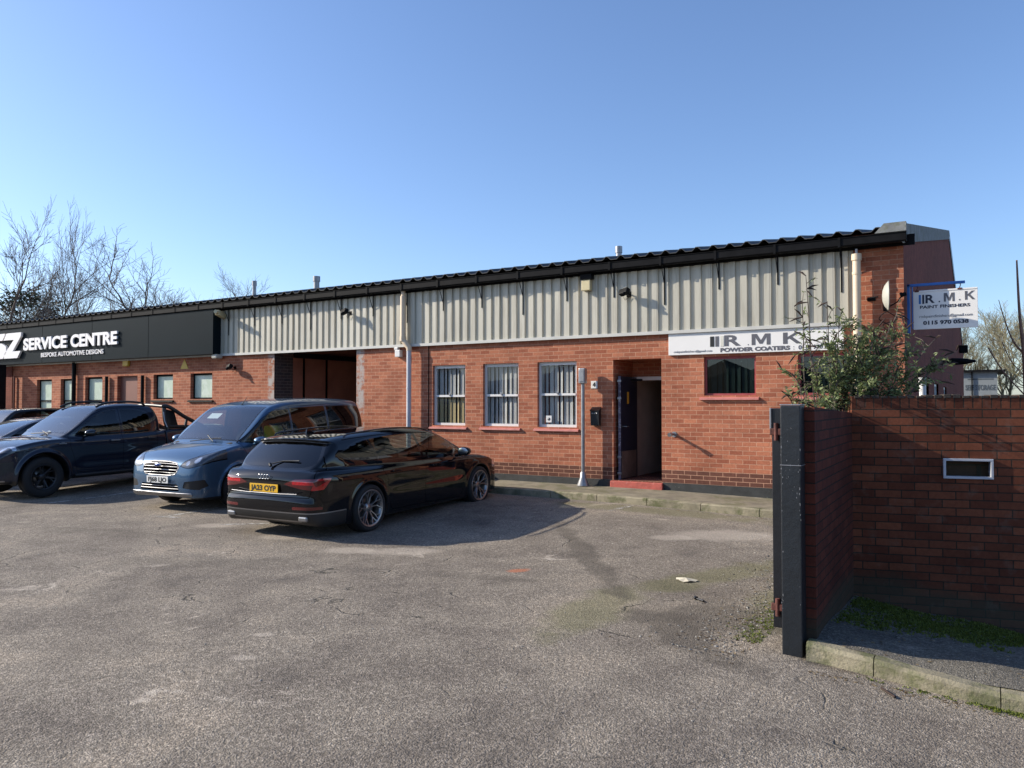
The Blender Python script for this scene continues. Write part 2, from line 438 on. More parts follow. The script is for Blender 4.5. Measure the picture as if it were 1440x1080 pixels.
def arch_fn(car):
    def fn(x, y, z, n):
        ay = np.abs(y); d = np.full(len(x), 1.)
        for xw, zw, Rw in car.spec['arches']:
            c = np.sqrt((x - xw) ** 2 + (z - zw) ** 2) - Rw
            d = np.minimum(d, np.maximum(c - .003, np.where(z < car.spec.get('arch_top', 1.2), -1, 1)))
        return d
    return fn
def wheel(parent, loc, rad, width, rim_r, style, side, m_rim):
    """axle along y; side=+1 outer face towards +y"""
    w = empty('wheel', loc); w.parent = parent
    if side < 0: w.rotation_euler = (0, 0, math.pi)
    h = width / 2; rr = rim_r
    t = MB(); t.lathe([(rr - .012, -h * .8), (rr + .005, -h), (rad - .035, -h * 1.02), (rad - .008, -h * .8), (rad, -h * .5), (rad, -.004), (rad - .006, -.002), (rad - .006, .002), (rad, .004), (rad, h * .5), (rad - .008, h * .8), (rad - .035, h * 1.02), (rr + .02, h * 1.0), (rr + .004, h * .93), (rr - .012, h * .8)], 'y', n=56)
    t.build('tyre', M['rubber'], w, fix=False)
    b = MB(); b.lathe([(rr - .02, -h * .85), (rr - .035, -h * .2), (rr - .03, h * .5), (rr - .018, h * .8), (rr + .004, h * .93), (rr + .008, h * .97), (rr - .002, h * .99), (rr - .02, h * .9)], 'y', n=56)
    b.lathe([(.0, h * .62), (.03, h * .64), (.04, h * .60), (.075, h * .58), (.08, h * .3), (.09, .0)], 'y', n=24)
    def spoke(a0, r0, a1, r1, w0, w1, y0, y1, th=.028):
        p0 = Vector((r0 * math.cos(a0), 0, r0 * math.sin(a0))); p1 = Vector((r1 * math.cos(a1), 0, r1 * math.sin(a1)))
        d = (p1 - p0).normalized(); q = Vector((-d.z, 0, d.x)); v = []
        for p, ww, yy in ((p0, w0, y0), (p1, w1, y1)):
            for sx, dy in ((-1, 0), (1, 0), (.55, .010), (-.55, .010)):
                v.append(tuple(p + q * (sx * ww / 2) + Vector((0, yy + dy, 0))))
            v.append(tuple(p + q * (-ww * .4) + Vector((0, yy - th, 0)))); v.append(tuple(p + q * (ww * .4) + Vector((0, yy - th, 0))))
        o = 6
        fs = [(0, 3, 3 + o, o), (3, 2, 2 + o, 3 + o), (2, 1, 1 + o, 2 + o), (1, 5, 5 + o, 1 + o), (5, 4, 4 + o, 5 + o), (4, 0, o, 4 + o)]
        b.add(v, fs)
    P2 = 2 * math.pi
    if style == 'y':
        for k in range(5):
            a = P2 * k / 5 + .3
            for s_ in (-1, 1):
                spoke(a + s_ * .16, .055, a + s_ * .20, rr * .62, .026, .020, h * .55, h * .68)
                spoke(a + s_ * .20, rr * .60, a + s_ * .09, rr - .012, .018, .014, h * .68, h * .86)
                spoke(a + s_ * .20, rr * .60, a + s_ * .44, rr - .012, .018, .014, h * .68, h * .86)
    elif style == 'ten':
        for k in range(5):
            a = P2 * k / 5 + .2
            for s_ in (-1, 1): spoke(a + s_ * .10, .05, a + s_ * .30, rr - .012, .040, .026, h * .5, h * .82)
    else:
        for k in range(6):
            a = P2 * k / 6 + .2
            spoke(a, .05, a, rr - .012, .055, .035, h * .5, h * .8); spoke(a, rr * .5, a + .35, rr - .012, .03, .02, h * .6, h * .8)
    b.build('rim', m_rim, w)
    k = MB(); k.lathe([(.05, -.02), (rr * .72, -.02), (rr * .72, .0), (.06, .0), (.0, .0)], 'y', n=40); k.build('brake_disc', M['brake'], w)
    return w
def plate(parent, txt, loc, rz, yel, tilt=0):
    e = MB(); e.bbox(-.26, .26, -.004, .004, -.0555, .0555, .003)
    p = e.build('number_plate', M['plate_y'] if yel else M['plate_w'], parent); p.location = loc; p.rotation_euler = (tilt, 0, rz)
    t = text_obj(txt, .098, (0, 0, 0), 0, M['plate_k'], p, width=.45, bold=.004, depth=.0008, name='lettering'); t.location = (-.225, -.0055, -.034)
    return p
def seat(parent, x, y, z, m):
    b = MB(); b.bbox(x - .05, x + .45, y - .24, y + .24, z, z + .16, .05)
    b.m = Matrix.Translation((x, y, z + .1)) @ Matrix.Rotation(-.30, 4, 'Y'); b.bbox(-.08, .06, -.23, .23, 0, .56, .05); b.bbox(-.06, .04, -.13, .13, .60, .78, .04)
    b.m = Matrix.Identity(4); b.smooth = True
    return b.build('seat', m, parent)
def steer(parent, x, y, z):
    b = MB(); pts = []
    for k in range(25):
        a = 2 * math.pi * k / 24; pts.append((x + .06 * math.sin(a) * 1., y + .185 * math.cos(a), z + .17 * math.sin(a)))
    b.tube(pts, .016, 8, False); b.tube([(x, y - .17, z), (x, y + .17, z)], .018, 6); b.tube([(x, y, z), (x, y, z - .16)], .02, 6); b.tube([(x, y, z), (x + .3, y, z - .12)], .03, 6)
    return b.build('steering_wheel', M['cabin'], parent)
def mirror(parent, x, y, z, s, m, mg):
    """door mirror on side s, faces the rear"""
    b = MB(); b.lathe([(.0, .115), (.035, .105), (.058, .075), (.072, .03), (.078, -.02), (.074, -.055), (.0, -.056)], 'x', n=24)
    b.v = [(x + px * 1., y + s * .11 + py * 1.45, z + pz * .95 + .01) for px, py, pz in b.v]
    b.smooth = True; b.tube([(x + .03, y - s * .09, z - .07), (x + .02, y + s * .04, z - .04)], .025, 8)
    o = b.build('door_mirror', m, parent)
    for f in o.data.polygons: f.use_smooth = True
    g = MB(); g.lathe([(.0, -.058), (.062, -.058), (.064, -.056)], 'x', n=24); g.v = [(x + px, y + s * .11 + py * 1.45, z + pz * .95 + .01) for px, py, pz in g.v]
    g.build('mirror_glass', M['chrome'], o)
    return o
def bandz(z, a, b): return np.maximum(a - z, z - b)
# ------------------------------------------------------------------ the black estate car
def estate(loc, rz, label, h=.018):
    Ln, W, H = 4.94, 1.886, 1.46
    sp = dict(size=(Ln, W, H), arches=[(1.095, .345, .375), (4.02, .345, .375)], cb=.075, cg=.13, crown_b=.045, crown_g=.07, kb=.07, kg=.09,
      side_b=[(.34, .20, 1), (.10, .25), (.03, .33), (.0, .45), (.004, .56), (.03, .60), (.045, .66), (.03, .80), (.05, .88), (.13, .955), (.3, .985), (.9, .975), (2.5, .945), (3.5, .935), (3.9, .935), (4.25, .895), (4.6, .81), (4.82, .70), (4.92, .58), (4.94, .45), (4.92, .33), (4.85, .22), (4.6, .17, 1), (2.5, .16)],
      plan_b=[(0, -.5, 1), (.0, .45), (.03, .68), (.10, .80), (.30, .885), (.8, .932), (1.6, .943), (3.8, .943), (4.3, .925), (4.62, .86), (4.82, .74), (4.92, .5), (4.94, .2), (4.94, -.5, 1)],
      sec_b=[(-.6, .05, 1), (.78, .12, 1), (.88, .20), (.915, .30), (.928, .45), (.938, .60), (.943, .72), (.938, .80), (.918, .87), (.885, .92), (.85, .97), (.80, 1.05), (.70, 1.4, 1), (-.6, 1.4, 1)],
      side_g=[(.10, .60, 1), (.12, .90), (.20, 1.02), (.36, 1.175), (.535, 1.325, 1), (.47, 1.362, 1), (.75, 1.40), (1.2, 1.43), (1.8, 1.452), (2.3, 1.45), (2.75, 1.42), (3.05, 1.365), (3.4, 1.21), (3.75, 1.03), (4.02, .88), (4.1, .60, 1)],
      plan_g=[(.05, -.5, 1), (.10, .50), (.22, .68), (.6, .79), (1.2, .845), (2.0, .865), (2.9, .865), (3.4, .84), (3.9, .76), (4.12, .5), (4.15, -.5, 1)],
      sec_g=[(-.6, .3, 1), (.92, .60, 1), (.875, .90), (.845, .98), (.775, 1.15), (.70, 1.30), (.655, 1.37), (.60, 1.43), (.5, 1.6, 1), (-.6, 1.6, 1)],
      creasef=lambda x, z: .012 * np.exp(-((z - .60) / .09) ** 2) * sst(1.3, 1.8, x) * (1 - sst(3.3, 3.7, x)) - .010 * np.exp(-((z - .80 - .01 * x) / .05) ** 2))
    c = Car(sp, h); e = empty('estate_car', loc, rz, label, 'car')
    ar = c.take(arch_fn(c), (None, None, (0, .8))); under = c.take(lambda x, y, z, n: z - .185)
    soup_obj('wheel_arch_liner', [ar, under], [M['trim'], M['trim']], e)
    # side glass: front door, rear door, quarter
    D = crs([(3.60, .965, 1), (3.35, 1.12), (3.02, 1.285), (2.75, 1.335), (2.3, 1.345), (1.8, 1.342), (1.3, 1.315), (.98, 1.265), (.68, 1.16, 1), (.90, 1.045, 1), (1.3, 1.015), (2.5, .99)], 5, True)
    off = lambda d: (lambda x, y, z, n: np.maximum(psd(D, x, z) - d, .5 - np.abs(y)))
    wins = c.take(off(0), ((.5, 3.8), None, (.9, 1.45)))
    trim = c.take(off(.018), ((.5, 3.8), None, (.9, 1.45)))
    pil = lambda x, y, z, n: np.minimum(np.abs(x - (2.46 - (z - .96) * .10)) - .035, np.abs(x - (1.42 - (z - .96) * .30)) - .025)
    pillars, wins = clip(wins, bycorner(wins, pil))
    # chrome line over/below the glass
    soup_obj('window_trim', [trim, pillars], [M['gloss_black'], M['gloss_black']], e)
    for s in (1, -1):
        for a, b in ((2.46, 9), (1.42, 2.46), (-1, 1.42)):
            w, wins = clip(wins, bycorner(wins, lambda x, y, z, n: np.maximum(-y * s, np.maximum((a - (z - .96) * (.1 if a > 2 else .3) - x), x - (b - (z - .96) * (.1 if b > 2 else .3))))))
            if len(w[0]): soup_obj('side_window', [w], [M['tint_glass'] if b < 1.5 else M['car_glass']], e, -.002)
    # windscreen / rear window: top view masks
    ws = c.take(lambda x, y, z, n: np.maximum(np.maximum(.93 + .045 * (1 - y * y) - z, z - 1.375), np.maximum(np.abs(y) - (.735 - (z - .95) * .30), 2.6 - x)), ((2.9, 4.2), None, (.9, 1.45)))
    blk, ws = clip(ws, bycorner(ws, lambda x, y, z, n: -np.maximum(np.maximum(.955 + .045 * (1 - y * y) - z, z - 1.355), np.abs(y) - (.71 - (z - .95) * .30))))
    soup_obj('windscreen', [ws, blk], [M['screen_glass'], M['gloss_black']], e)
    RW = crs([(0, .985, 1), (.45, .985), (.62, 1.01), (.665, 1.06), (.62, 1.18), (.55, 1.30), (.50, 1.318), (0, 1.322, 1), (-.3, 1.3, 1), (-.3, 1.0, 1)], 4, True)
    rw = c.take(lambda x, y, z, n: np.maximum(np.maximum(psd(RW, np.abs(y), z) - .045, x - .75), n[:, 0] + .3), ((0, .8), None, (.9, 1.36)))
    rin, rout = clip(rw, bycorner(rw, lambda x, y, z, n: psd(RW, np.abs(y), z)))
    soup_obj('rear_window', [rin, rout], [M['tint_glass'], M['gloss_black']], e)
    # tail lamps
    TLp = np.array([(.33, .775), (.60, .72), (.80, .70), (.97, .72), (.97, .86), (.80, .855), (.52, .842)])
    lim = lambda x, y, z, n: np.maximum(psd(TLp, np.abs(y), z), x - (.22 + (z - .70) * .9))
    tl = c.take(lim, ((-.1, .5), None, (.6, 1.)))
    for s in (1, -1):
        a, tl = clip(tl, bycorner(tl, lambda x, y, z, n: -y * s))
        hi, lo = clip(a, bycorner(a, lambda x, y, z, n: np.minimum(np.maximum(np.abs(z - .795) - .022, .48 - np.abs(y)), .80 - np.abs(y) + (z - .78) * .4)))
        hub, hi = clip(hi, bycorner(hi, lambda x, y, z, n: psd(np.array([(.13, .745), (.30, .83), (.10, .83)]), x, z)))
        soup_obj('tail_lamp', [hi, lo, hub], [M['red_lamp'], M['red_dark'], M['red_dark']], e, .002)
    # dark strip between lamps and plate recess
    st = c.take(lambda x, y, z, n: np.maximum(np.maximum(np.abs(z - .775) - .020, np.abs(y) - .62), x - .3), ((-.1, .4), None, (.7, .86)))
    soup_obj('boot_strip', [st], [M['gloss_black']], e)
    # lower rear valance, reflectors
    refl = c.take(lambda x, y, z, n: np.maximum(np.maximum(np.abs(z - .455 - np.abs(y) * .01) - .020, np.maximum(.50 - np.abs(y), np.abs(y) - .86)), x - .4), ((-.1, .4), None, (.4, .52)))
    for s in (1, -1):
        a, refl = clip(refl, bycorner(refl, lambda x, y, z, n: -y * s)); soup_obj('rear_reflector', [a], [M['red_dark']], e, .002)
    val = c.take(lambda x, y, z, n: np.maximum(z - .405, x - .62 + (z - .2) * .0), ((-.1, .7), None, (0, .45)))
    v2, va, vb = band(val, lambda x, y, z, n: z, .272, .292); v3, vb, vc = band(vb, lambda x, y, z, n: z, .388, .4035)
    vk, v2 = clip(v2, bycorner(v2, lambda x, y, z, n: .62 - np.abs(y))); val = join(va, vb, vc, vk)
    soup_obj('rear_diffuser', [val, v2, v3], [M['trim'], M['satin'], M['satin']], e)
    for s in (1, -1):
        t = MB(); t.bbox(.045, .16, s * .66 - .075, s * .66 + .075, .285, .355, .02); t.build('exhaust_tip', M['satin'], e)
    # front grille and lamps (towards the wall)
    gr = c.take(lambda x, y, z, n: np.maximum(np.abs(y) - .46 + (z - .5) * .1, bandz(z, .25, .68)), ((4.6, 5), None, (.2, .75)))
    soup_obj('grille', [gr], [M['gloss_black']], e)
    hl = c.take(lambda x, y, z, n: np.maximum(psd(np.array([(.50, .64), (.72, .60), (.95, .64), (.95, .76), (.7, .72)]), np.abs(y), z), 4.5 - x), ((4.3, 5), None, (.5, .8)))
    for s in (1, -1):
        a, hl = clip(hl, bycorner(hl, lambda x, y, z, n: -y * s)); soup_obj('headlight', [a], [M['lamp_clear']], e)
    # doors cut by shut lines
    paint = M['audi_paint']
    DF = [(2.43, .25), (3.46, .22), (3.51, .45), (3.64, .80), (3.64, 1.0), (2.43, 1.0)]; DR = [(2.43, .25), (2.43, 1.0), (1.33, 1.01), (1.41, .85), (1.51, .72), (1.49, .5), (1.61, .26)]
    sms = []
    for s in (1, -1):
        for Dp, hx in ((DF, 2.58), (DR, 1.58)):
            Dq = np.array(Dp)
            o_ = c.take(lambda x, y, z, n: np.maximum(psd(Dq, x, z) - .003, .6 - y * s), ((1.2, 3.8), None, (.2, 1.02)))
            dr, g_ = clip(o_, bycorner(o_, lambda x, y, z, n: psd(Dq, x, z) + .003)); sms.append(g_)
            d = soup_obj('door', [dr], [paint], e)
            hb = MB(); y0 = s * .943; hb.bbox(hx, hx + .20, min(y0 - s * .02, y0 + s * .014), max(y0 - s * .02, y0 + s * .014), .815, .845, .01); hb.build('handle', M['audi_paint'], d)
    BP = crs([(-.74, .60, 1), (-.80, .80), (-.79, .90), (-.6, 1.45, 1), (.6, 1.45, 1), (.79, .90), (.80, .80), (.74, .60, 1)], 4, True)
    gt, inn, out = band(c.S, lambda x, y, z, n: np.maximum(psd(BP, y, z), x - .40), -.004, .004, ((-.1, .5), None, (.5, 1.5)))
    c.S = join(inn, out); sms.append(gt); sm = join(*sms)
    soup_obj('body', [c.S, sm], [paint, M['seam']], e)
    # roof rails, aerial fin, wiper, badge, plate, mirrors
    for s in (1, -1):
        r = MB(); pts = [(.85, s * .66, 1.375), (1.0, s * .655, 1.415), (1.8, s * .645, 1.452), (2.5, s * .65, 1.432), (2.85, s * .665, 1.375)]
        r.tube(crs3(pts), .012, 8); r.build('roof_rail', M['gloss_black'], e)
    f = MB(); f.prism([(.80, 1.39), (.97, 1.41), (.88, 1.46), (.82, 1.475)], -.012, .012); f.build('aerial_fin', paint, e)
    w = MB(); w.tube([(.16, .02, 1.025), (.23, -.14, 1.065), (.25, -.42, 1.075)], .010, 6); w.tube([(.145, .0, 1.0), (.155, .03, 1.03)], .02, 8); w.build('rear_wiper', M['trim'], e)
    b = MB()
    for k in range(4):
        yy = (k - 1.5) * .050; b.tube([(.020 + .0, yy + .031 * math.cos(a), .865 + .029 * math.sin(a)) for a in [2 * math.pi * i / 20 for i in range(21)]], .0045, 6, False)
    b.build('badge', M['chrome'], e)
    g = MB(); g.tube([(.012, .60, .655), (.008, .3, .645), (.008, -.3, .645), (.012, -.60, .655)], .007, 6); g.build('chrome_strip', M['satin'], e)
    plate(e, 'JA23 OYP', (.018, 0, .712), -math.pi / 2, True, R(0))
    for s in (1, -1): mirror(e, 3.32, s * .96, .995, s, paint, None)
    for xw in (1.095, 4.02):
        for s in (1, -1): wheel(e, (xw, s * .815, .345), .345, .245, .262, 'y', s, M['alloy'])
    for y in (.38, -.38): seat(e, 2.25, y, .45, M['seat_cloth'])
    db = MB(); db.bbox(3.05, 3.7, -.70, .70, .6, .93, .05); db.build('dashboard', M['cabin'], e); steer(e, 2.95, -.38, .93)
    rs = MB(); rs.bbox(1.25, 1.7, -.62, .62, .45, .62, .05); rs.m = Matrix.Translation((1.3, 0, .6)) @ Matrix.Rotation(-.35, 4, 'Y'); rs.bbox(-.08, .06, -.62, .62, 0, .55, .05); rs.build('rear_seat', M['seat_cloth'], e)
    fl = MB(); fl.box(.3, 4.4, -.75, .75, .24, .26); fl.build('floor_pan', M['cabin'], e)
    return e
def crs3(pts, n=5):
    P = [Vector(p) for p in pts]; out = []
    for i in range(len(P) - 1):
        p0 = P[max(i - 1, 0)]; p1 = P[i]; p2 = P[i + 1]; p3 = P[min(i + 2, len(P) - 1)]
        for k in range(n):
            t = k / n; out.append(tuple(.5 * ((2 * p1) + (p2 - p0) * t + (2 * p0 - 5 * p1 + 4 * p2 - p3) * t * t + (3 * p1 - p0 - 3 * p2 + p3) * t ** 3)))
    out.append(tuple(P[-1])); return out

# ------------------------------------------------------------------ the blue van
def van(loc, rz, label, h=.018):
    Ln, W, H = 4.43, 1.835, 1.83
    sp = dict(size=(Ln, W, H), arches=[(.86, .325, .385), (3.522, .325, .39)], cb=.085, cg=.13, crown_b=.05, crown_g=.05, kb=.06, kg=.07, ku=.04, flare=.02,
      side_b=[(.30, .24, 1), (.05, .28), (.0, .40), (.0, .70), (.03, .95), (.06, 1.10), (.5, 1.12), (2.4, 1.10), (3.3, 1.09), (3.55, 1.085), (3.85, 1.03), (4.1, .965), (4.27, .885), (4.365, .80), (4.40, .70), (4.425, .58), (4.43, .45), (4.425, .32), (4.37, .25), (4.1, .21, 1), (2.5, .20)],
      plan_b=[(0, -.5, 1), (.0, .55), (.03, .78), (.12, .87), (.5, .91), (1.0, .917), (3.5, .917), (3.9, .90), (4.2, .84), (4.36, .72), (4.42, .5), (4.43, .2), (4.43, -.5, 1)],
      sec_b=[(-.6, .05, 1), (.76, .14, 1), (.86, .20), (.895, .32), (.91, .5), (.917, .70), (.915, .85), (.905, .98), (.885, 1.07), (.85, 1.15), (.75, 1.6, 1), (-.6, 1.6, 1)],
      side_g=[(.03, .60, 1), (.03, 1.0), (.06, 1.3), (.12, 1.62), (.20, 1.755), (.45, 1.80), (1.0, 1.825), (1.7, 1.825), (2.2, 1.795), (2.55, 1.735), (2.78, 1.655), (3.1, 1.43), (3.45, 1.165), (3.65, .98), (3.75, .60, 1)],
      plan_g=[(.0, -.5, 1), (.0, .62), (.04, .78), (.16, .86), (.6, .90), (1.2, .905), (2.6, .905), (3.1, .88), (3.5, .81), (3.72, .6), (3.80, -.5, 1)],
      sec_g=[(-.6, .3, 1), (.925, .80, 1), (.905, 1.05), (.875, 1.25), (.835, 1.45), (.785, 1.63), (.745, 1.74), (.66, 1.80), (.5, 1.95, 1), (-.6, 1.95, 1)],
      creasef=lambda x, z: .014 * np.exp(-((z - .58) / .10) ** 2) * sst(1.1, 1.6, x) * (1 - sst(2.9, 3.2, x)))
    c = Car(sp, h); e = empty('van', loc, rz, label, 'van'); paint = M['van_paint']
    ar = c.take(arch_fn(c), (None, None, (0, .8))); under = c.take(lambda x, y, z, n: z - .235)
    soup_obj('wheel_arch_liner', [ar, under], [M['trim'], M['trim']], e)
    D1 = crs([(3.42, 1.10, 1), (3.15, 1.30), (2.90, 1.475), (2.72, 1.565), (2.55, 1.60, 1), (2.27, 1.615, 1), (2.27, 1.065, 1), (2.7, 1.06), (3.1, 1.075)], 4, True)
    D2 = crs([(2.20, 1.07, 1), (2.20, 1.635, 1), (1.28, 1.655, 1), (1.28, 1.085, 1)], 2, True)
    D3 = crs([(1.20, 1.085, 1), (1.20, 1.655, 1), (.34, 1.635), (.24, 1.58), (.17, 1.30), (.15, 1.12, 1)], 4, True)
    for Dk, dark in ((D1, 0), (D2, 1), (D3, 1)):
        for s in (1, -1):
            w = c.take(lambda x, y, z, n: np.maximum(psd(Dk, x, z) - .016, .5 - y * s), (None, None, (1., 1.75)))
            g_, t_ = clip(w, bycorner(w, lambda x, y, z, n: psd(Dk, x, z)))
            if not dark:
                pl, a_, b_ = band(g_, lambda x, y, z, n: x, 2.93, 2.965); g_ = join(a_, b_); t_ = join(t_, pl)
            soup_obj('side_window', [g_, t_], [M['tint_glass'] if dark else M['car_glass'], M['gloss_black']], e)
    ws = c.take(lambda x, y, z, n: np.maximum(np.maximum(1.085 + .04 * (1 - y * y) - z, z - 1.665 - .03 * (1 - y * y)), np.maximum(np.abs(y) - (.775 - (z - 1.1) * .17), 2.5 - x)), ((2.5, 4.), None, (1., 1.8)))
    ws, blk = clip(ws, bycorner(ws, lambda x, y, z, n: np.maximum(np.maximum(1.11 + .04 * (1 - y * y) - z, z - 1.64 - .03 * (1 - y * y)), np.abs(y) - (.75 - (z - 1.1) * .17))))
    soup_obj('windscreen', [ws, blk], [M['screen_glass'], M['gloss_black']], e)
    rwd = c.take(lambda x, y, z, n: np.maximum(psd(np.array([(-.66, 1.12), (.66, 1.12), (.60, 1.60), (-.60, 1.60)]), y, z), x - .3), ((-.1, .4), None, (1., 1.7)))
    soup_obj('rear_window', [rwd], [M['tint_glass']], e)
    for s in (1, -1):
        t = c.take(lambda x, y, z, n: np.maximum(np.maximum(.75 - y * s, bandz(z, .85, 1.5)), x - .16), ((-.1, .4), None, (.8, 1.6))); soup_obj('tail_lamp', [t], [M['red_lamp']], e, .003)
    # headlights
    HL = crs([(.455, .745, 1), (.52, .835), (.66, .90), (.80, .96), (.94, 1.035, 1), (.94, .93), (.90, .83), (.80, .755), (.62, .715)], 4, True)
    for s in (1, -1):
        a = c.take(lambda x, y, z, n: np.maximum(psd(HL, y * s, z), 3.78 - x + (z - .9) * .0), ((3.6, 4.5), None, (.65, 1.1)))
        rim_, i_ = clip(a, bycorner(a, lambda x, y, z, n: -(psd(HL, y * s, z) + .014)))
        l1, i_ = clip(i_, bycorner(i_, lambda x, y, z, n: np.sqrt((y * s - .60) ** 2 + (z - .795) ** 2) - .036))
        l2, i_ = clip(i_, bycorner(i_, lambda x, y, z, n: np.sqrt((y * s - .74) ** 2 + (z - .845) ** 2) - .045))
        soup_obj('headlight', [rim_, i_, l1, l2], [M['gloss_black'], M['lamp_dark'], M['lamp_clear'], M['lamp_clear']], e, .002)
    # grille with chrome bars
    G = crs([(-.44, .735, 1), (-.36, .805), (0, .83), (.36, .805), (.44, .735, 1), (.40, .635), (.34, .60), (0, .59), (-.34, .60), (-.40, .635)], 4, True)
    gr = c.take(lambda x, y, z, n: np.maximum(psd(G, y, z) - .002, 4. - x), ((4., 4.6), None, (.5, .9)))
    fr, a_, b_ = band(gr, lambda x, y, z, n: psd(G, y, z), -.015, .01)
    bars = []
    rest = a_
    for z0 in (.64, .69, .74, .785):
        lo_, rest = clip(rest, bycorner(rest, lambda x, y, z, n: z - (z0 - .007) + y * y * .03)); bar, rest = clip(rest, bycorner(rest, lambda x, y, z, n: z - (z0 + .008) + y * y * .03)); bars.append(bar); soup_obj('grille', [lo_], [M['seam']], e, -.02)
    soup_obj('grille', [rest], [M['seam']], e, -.02)
    soup_obj('grille_frame', [fr] + bars, [M['grille_metal']] * 5, e, .002, .014)
    bd = MB(); bd.lathe([(.0, .018), (.05, .014), (.062, .006), (.064, -.005)], 'x', (0, 0, 0), 28); bd.v = [(4.43 + x, y * 1.25, .765 + z * .55) for x, y, z in bd.v]
    bo = bd.build('badge', M['chrome'], e); ins = MB(); ins.lathe([(.0, .021), (.045, .018), (.050, .012)], 'x', (0, 0, 0), 28); ins.v = [(4.43 + x, y * 1.25, .765 + z * .52) for x, y, z in ins.v]; ins.build('badge_inset', mat('badge_blue', (.02, .05, .2), .2, .5), bo)
    lg = c.take(lambda x, y, z, n: np.maximum(psd(np.array([(-.47, .345), (.47, .345), (.43, .455), (-.43, .455)]), y, z), 4. - x), ((4., 4.6), None, (.3, .5)))
    b1, q1, q2 = band(lg, lambda x, y, z, n: z, .372, .386); b2, q2, q3 = band(q2, lambda x, y, z, n: z, .415, .429)
    soup_obj('lower_grille', [join(q1, q2, q3)], [M['seam']], e, -.015); soup_obj('lower_grille_bar', [b1, b2], [M['grille_metal']] * 2, e, .002, .014)
    lip = c.take(lambda x, y, z, n: np.maximum(np.maximum(bandz(z, .262, .318), np.abs(y) - .72), 4. - x), ((4., 4.6), None, (.2, .4)))
    soup_obj('bumper_lip', [lip], [M['satin']], e, .012, .02)
    for s in (1, -1):
        fp = c.take(lambda x, y, z, n: np.maximum(psd(np.array([(.54, .40), (.58, .50), (.84, .53), (.86, .42), (.80, .37)]), y * s, z), 3.95 - x), ((3.9, 4.6), None, (.3, .6)))
        fr_, in_ = clip(fp, bycorner(fp, lambda x, y, z, n: .03 - y * s + .60))
        soup_obj('fog_light_surround', [fr_, in_], [M['trim'], M['trim']], e, -.006)
        f = MB(); f.lathe([(.0, .012), (.03, .008), (.036, -.01)], 'x', (4.305, s * .71, .45), 20); f.build('fog_light', M['lamp_clear'], e)
    sms = []
    DF = np.array([(2.235, .28), (2.235, 1.64), (2.56, 1.625), (2.76, 1.58), (2.95, 1.47), (3.22, 1.27), (3.47, 1.085), (3.36, .9), (3.20, .66), (3.12, .45), (3.10, .28)]); DS = np.array([(2.235, .28), (2.235, 1.68), (1.24, 1.70), (1.24, .85), (1.30, .70), (1.33, .5), (1.36, .28)])
    for s in (1, -1):
        for Dq, hx in ((DF, 2.32), (DS, 2.03)):
            o_ = c.take(lambda x, y, z, n: np.maximum(psd(Dq, x, z) - .003, .55 - y * s), ((1., 3.7), None, (.2, 1.75)))
            dr, g_ = clip(o_, bycorner(o_, lambda x, y, z, n: psd(Dq, x, z) + .003)); sms.append(g_)
            d = soup_obj('door', [dr], [paint], e)
            hb = MB(); y0 = s * .912; hb.bbox(hx, hx + .17, min(y0 - s * .02, y0 + s * .03), max(y0 - s * .02, y0 + s * .03), .955, .99, .012); hb.build('handle', paint, d)
    bl, q1, q2 = band(c.S, lambda x, y, z, n: psd(np.array([(3.5, -.80), (4.33, -.62), (4.38, -.3), (4.39, 0), (4.38, .3), (4.33, .62), (3.5, .80)]), x, y), -.003, .003, ((3.55, 4.6), None, (.83, 1.2)))
    c.S = join(q1, q2); sms.append(bl)
    rb = c.take(lambda x, y, z, n: np.maximum(z - .40, x - .5), ((-.1, .6), None, (.2, .5)))
    soup_obj('rear_bumper', [rb], [M['trim']], e)
    soup_obj('body', [c.S, join(*sms)], [paint, M['seam']], e)
    plate(e, 'FJ68 LJO', (4.442, 0, .525), math.pi / 2, False)
    for s in (1, -1): mirror(e, 3.18, s * .93, 1.10, s, paint, None)
    for xw in (.86, 3.522):
        for s in (1, -1): wheel(e, (xw, s * .79, .325), .325, .205, .21, 'ten', s, M['alloy'])
    for y in (.40, -.40): seat(e, 2.25, y, .62, M['seat_cloth'])
    db = MB(); db.bbox(2.95, 3.55, -.74, .74, .75, 1.09, .06); db.build('dashboard', M['cabin'], e); steer(e, 2.82, -.40, 1.12)
    v_ = MB(); v_.bbox(2.16, 2.30, .20, .58, .98, 1.32, .05); v_.build('hi_vis_vest', M['hi_vis'], e)
    pp = MB(); pp.m = Matrix.Translation((2.93, -.35, 1.505)) @ Matrix.Rotation(R(37), 4, 'Y'); pp.box(-.10, .05, -.18, .10, -.003, .0); pp.build('windscreen_note', M['paper'], e)
    bw = MB(); bw.box(2.0, 2.03, -.68, .68, .4, 1.6); bw.build('bulkhead', M['cabin'], e)
    fl = MB(); fl.box(.3, 3.9, -.75, .75, .28, .30); fl.build('floor_pan', M['cabin'], e)
    a = MB(); a.tube([(2.62, 0, 1.72), (2.50, 0, 1.86)], [.008, .004], 6); a.lathe([(.0, .02), (.02, .0)], 'z', (2.62, 0, 1.72), 10); a.build('aerial', M['trim'], e)
    wi = MB(); wi.tube([(3.62, -.20, 1.10), (3.50, .30, 1.155), (3.49, .42, 1.155)], .009, 6); wi.tube([(3.60, .35, 1.105), (3.45, .05, 1.20)], .009, 6); wi.build('wiper', M['trim'], e)
    return e
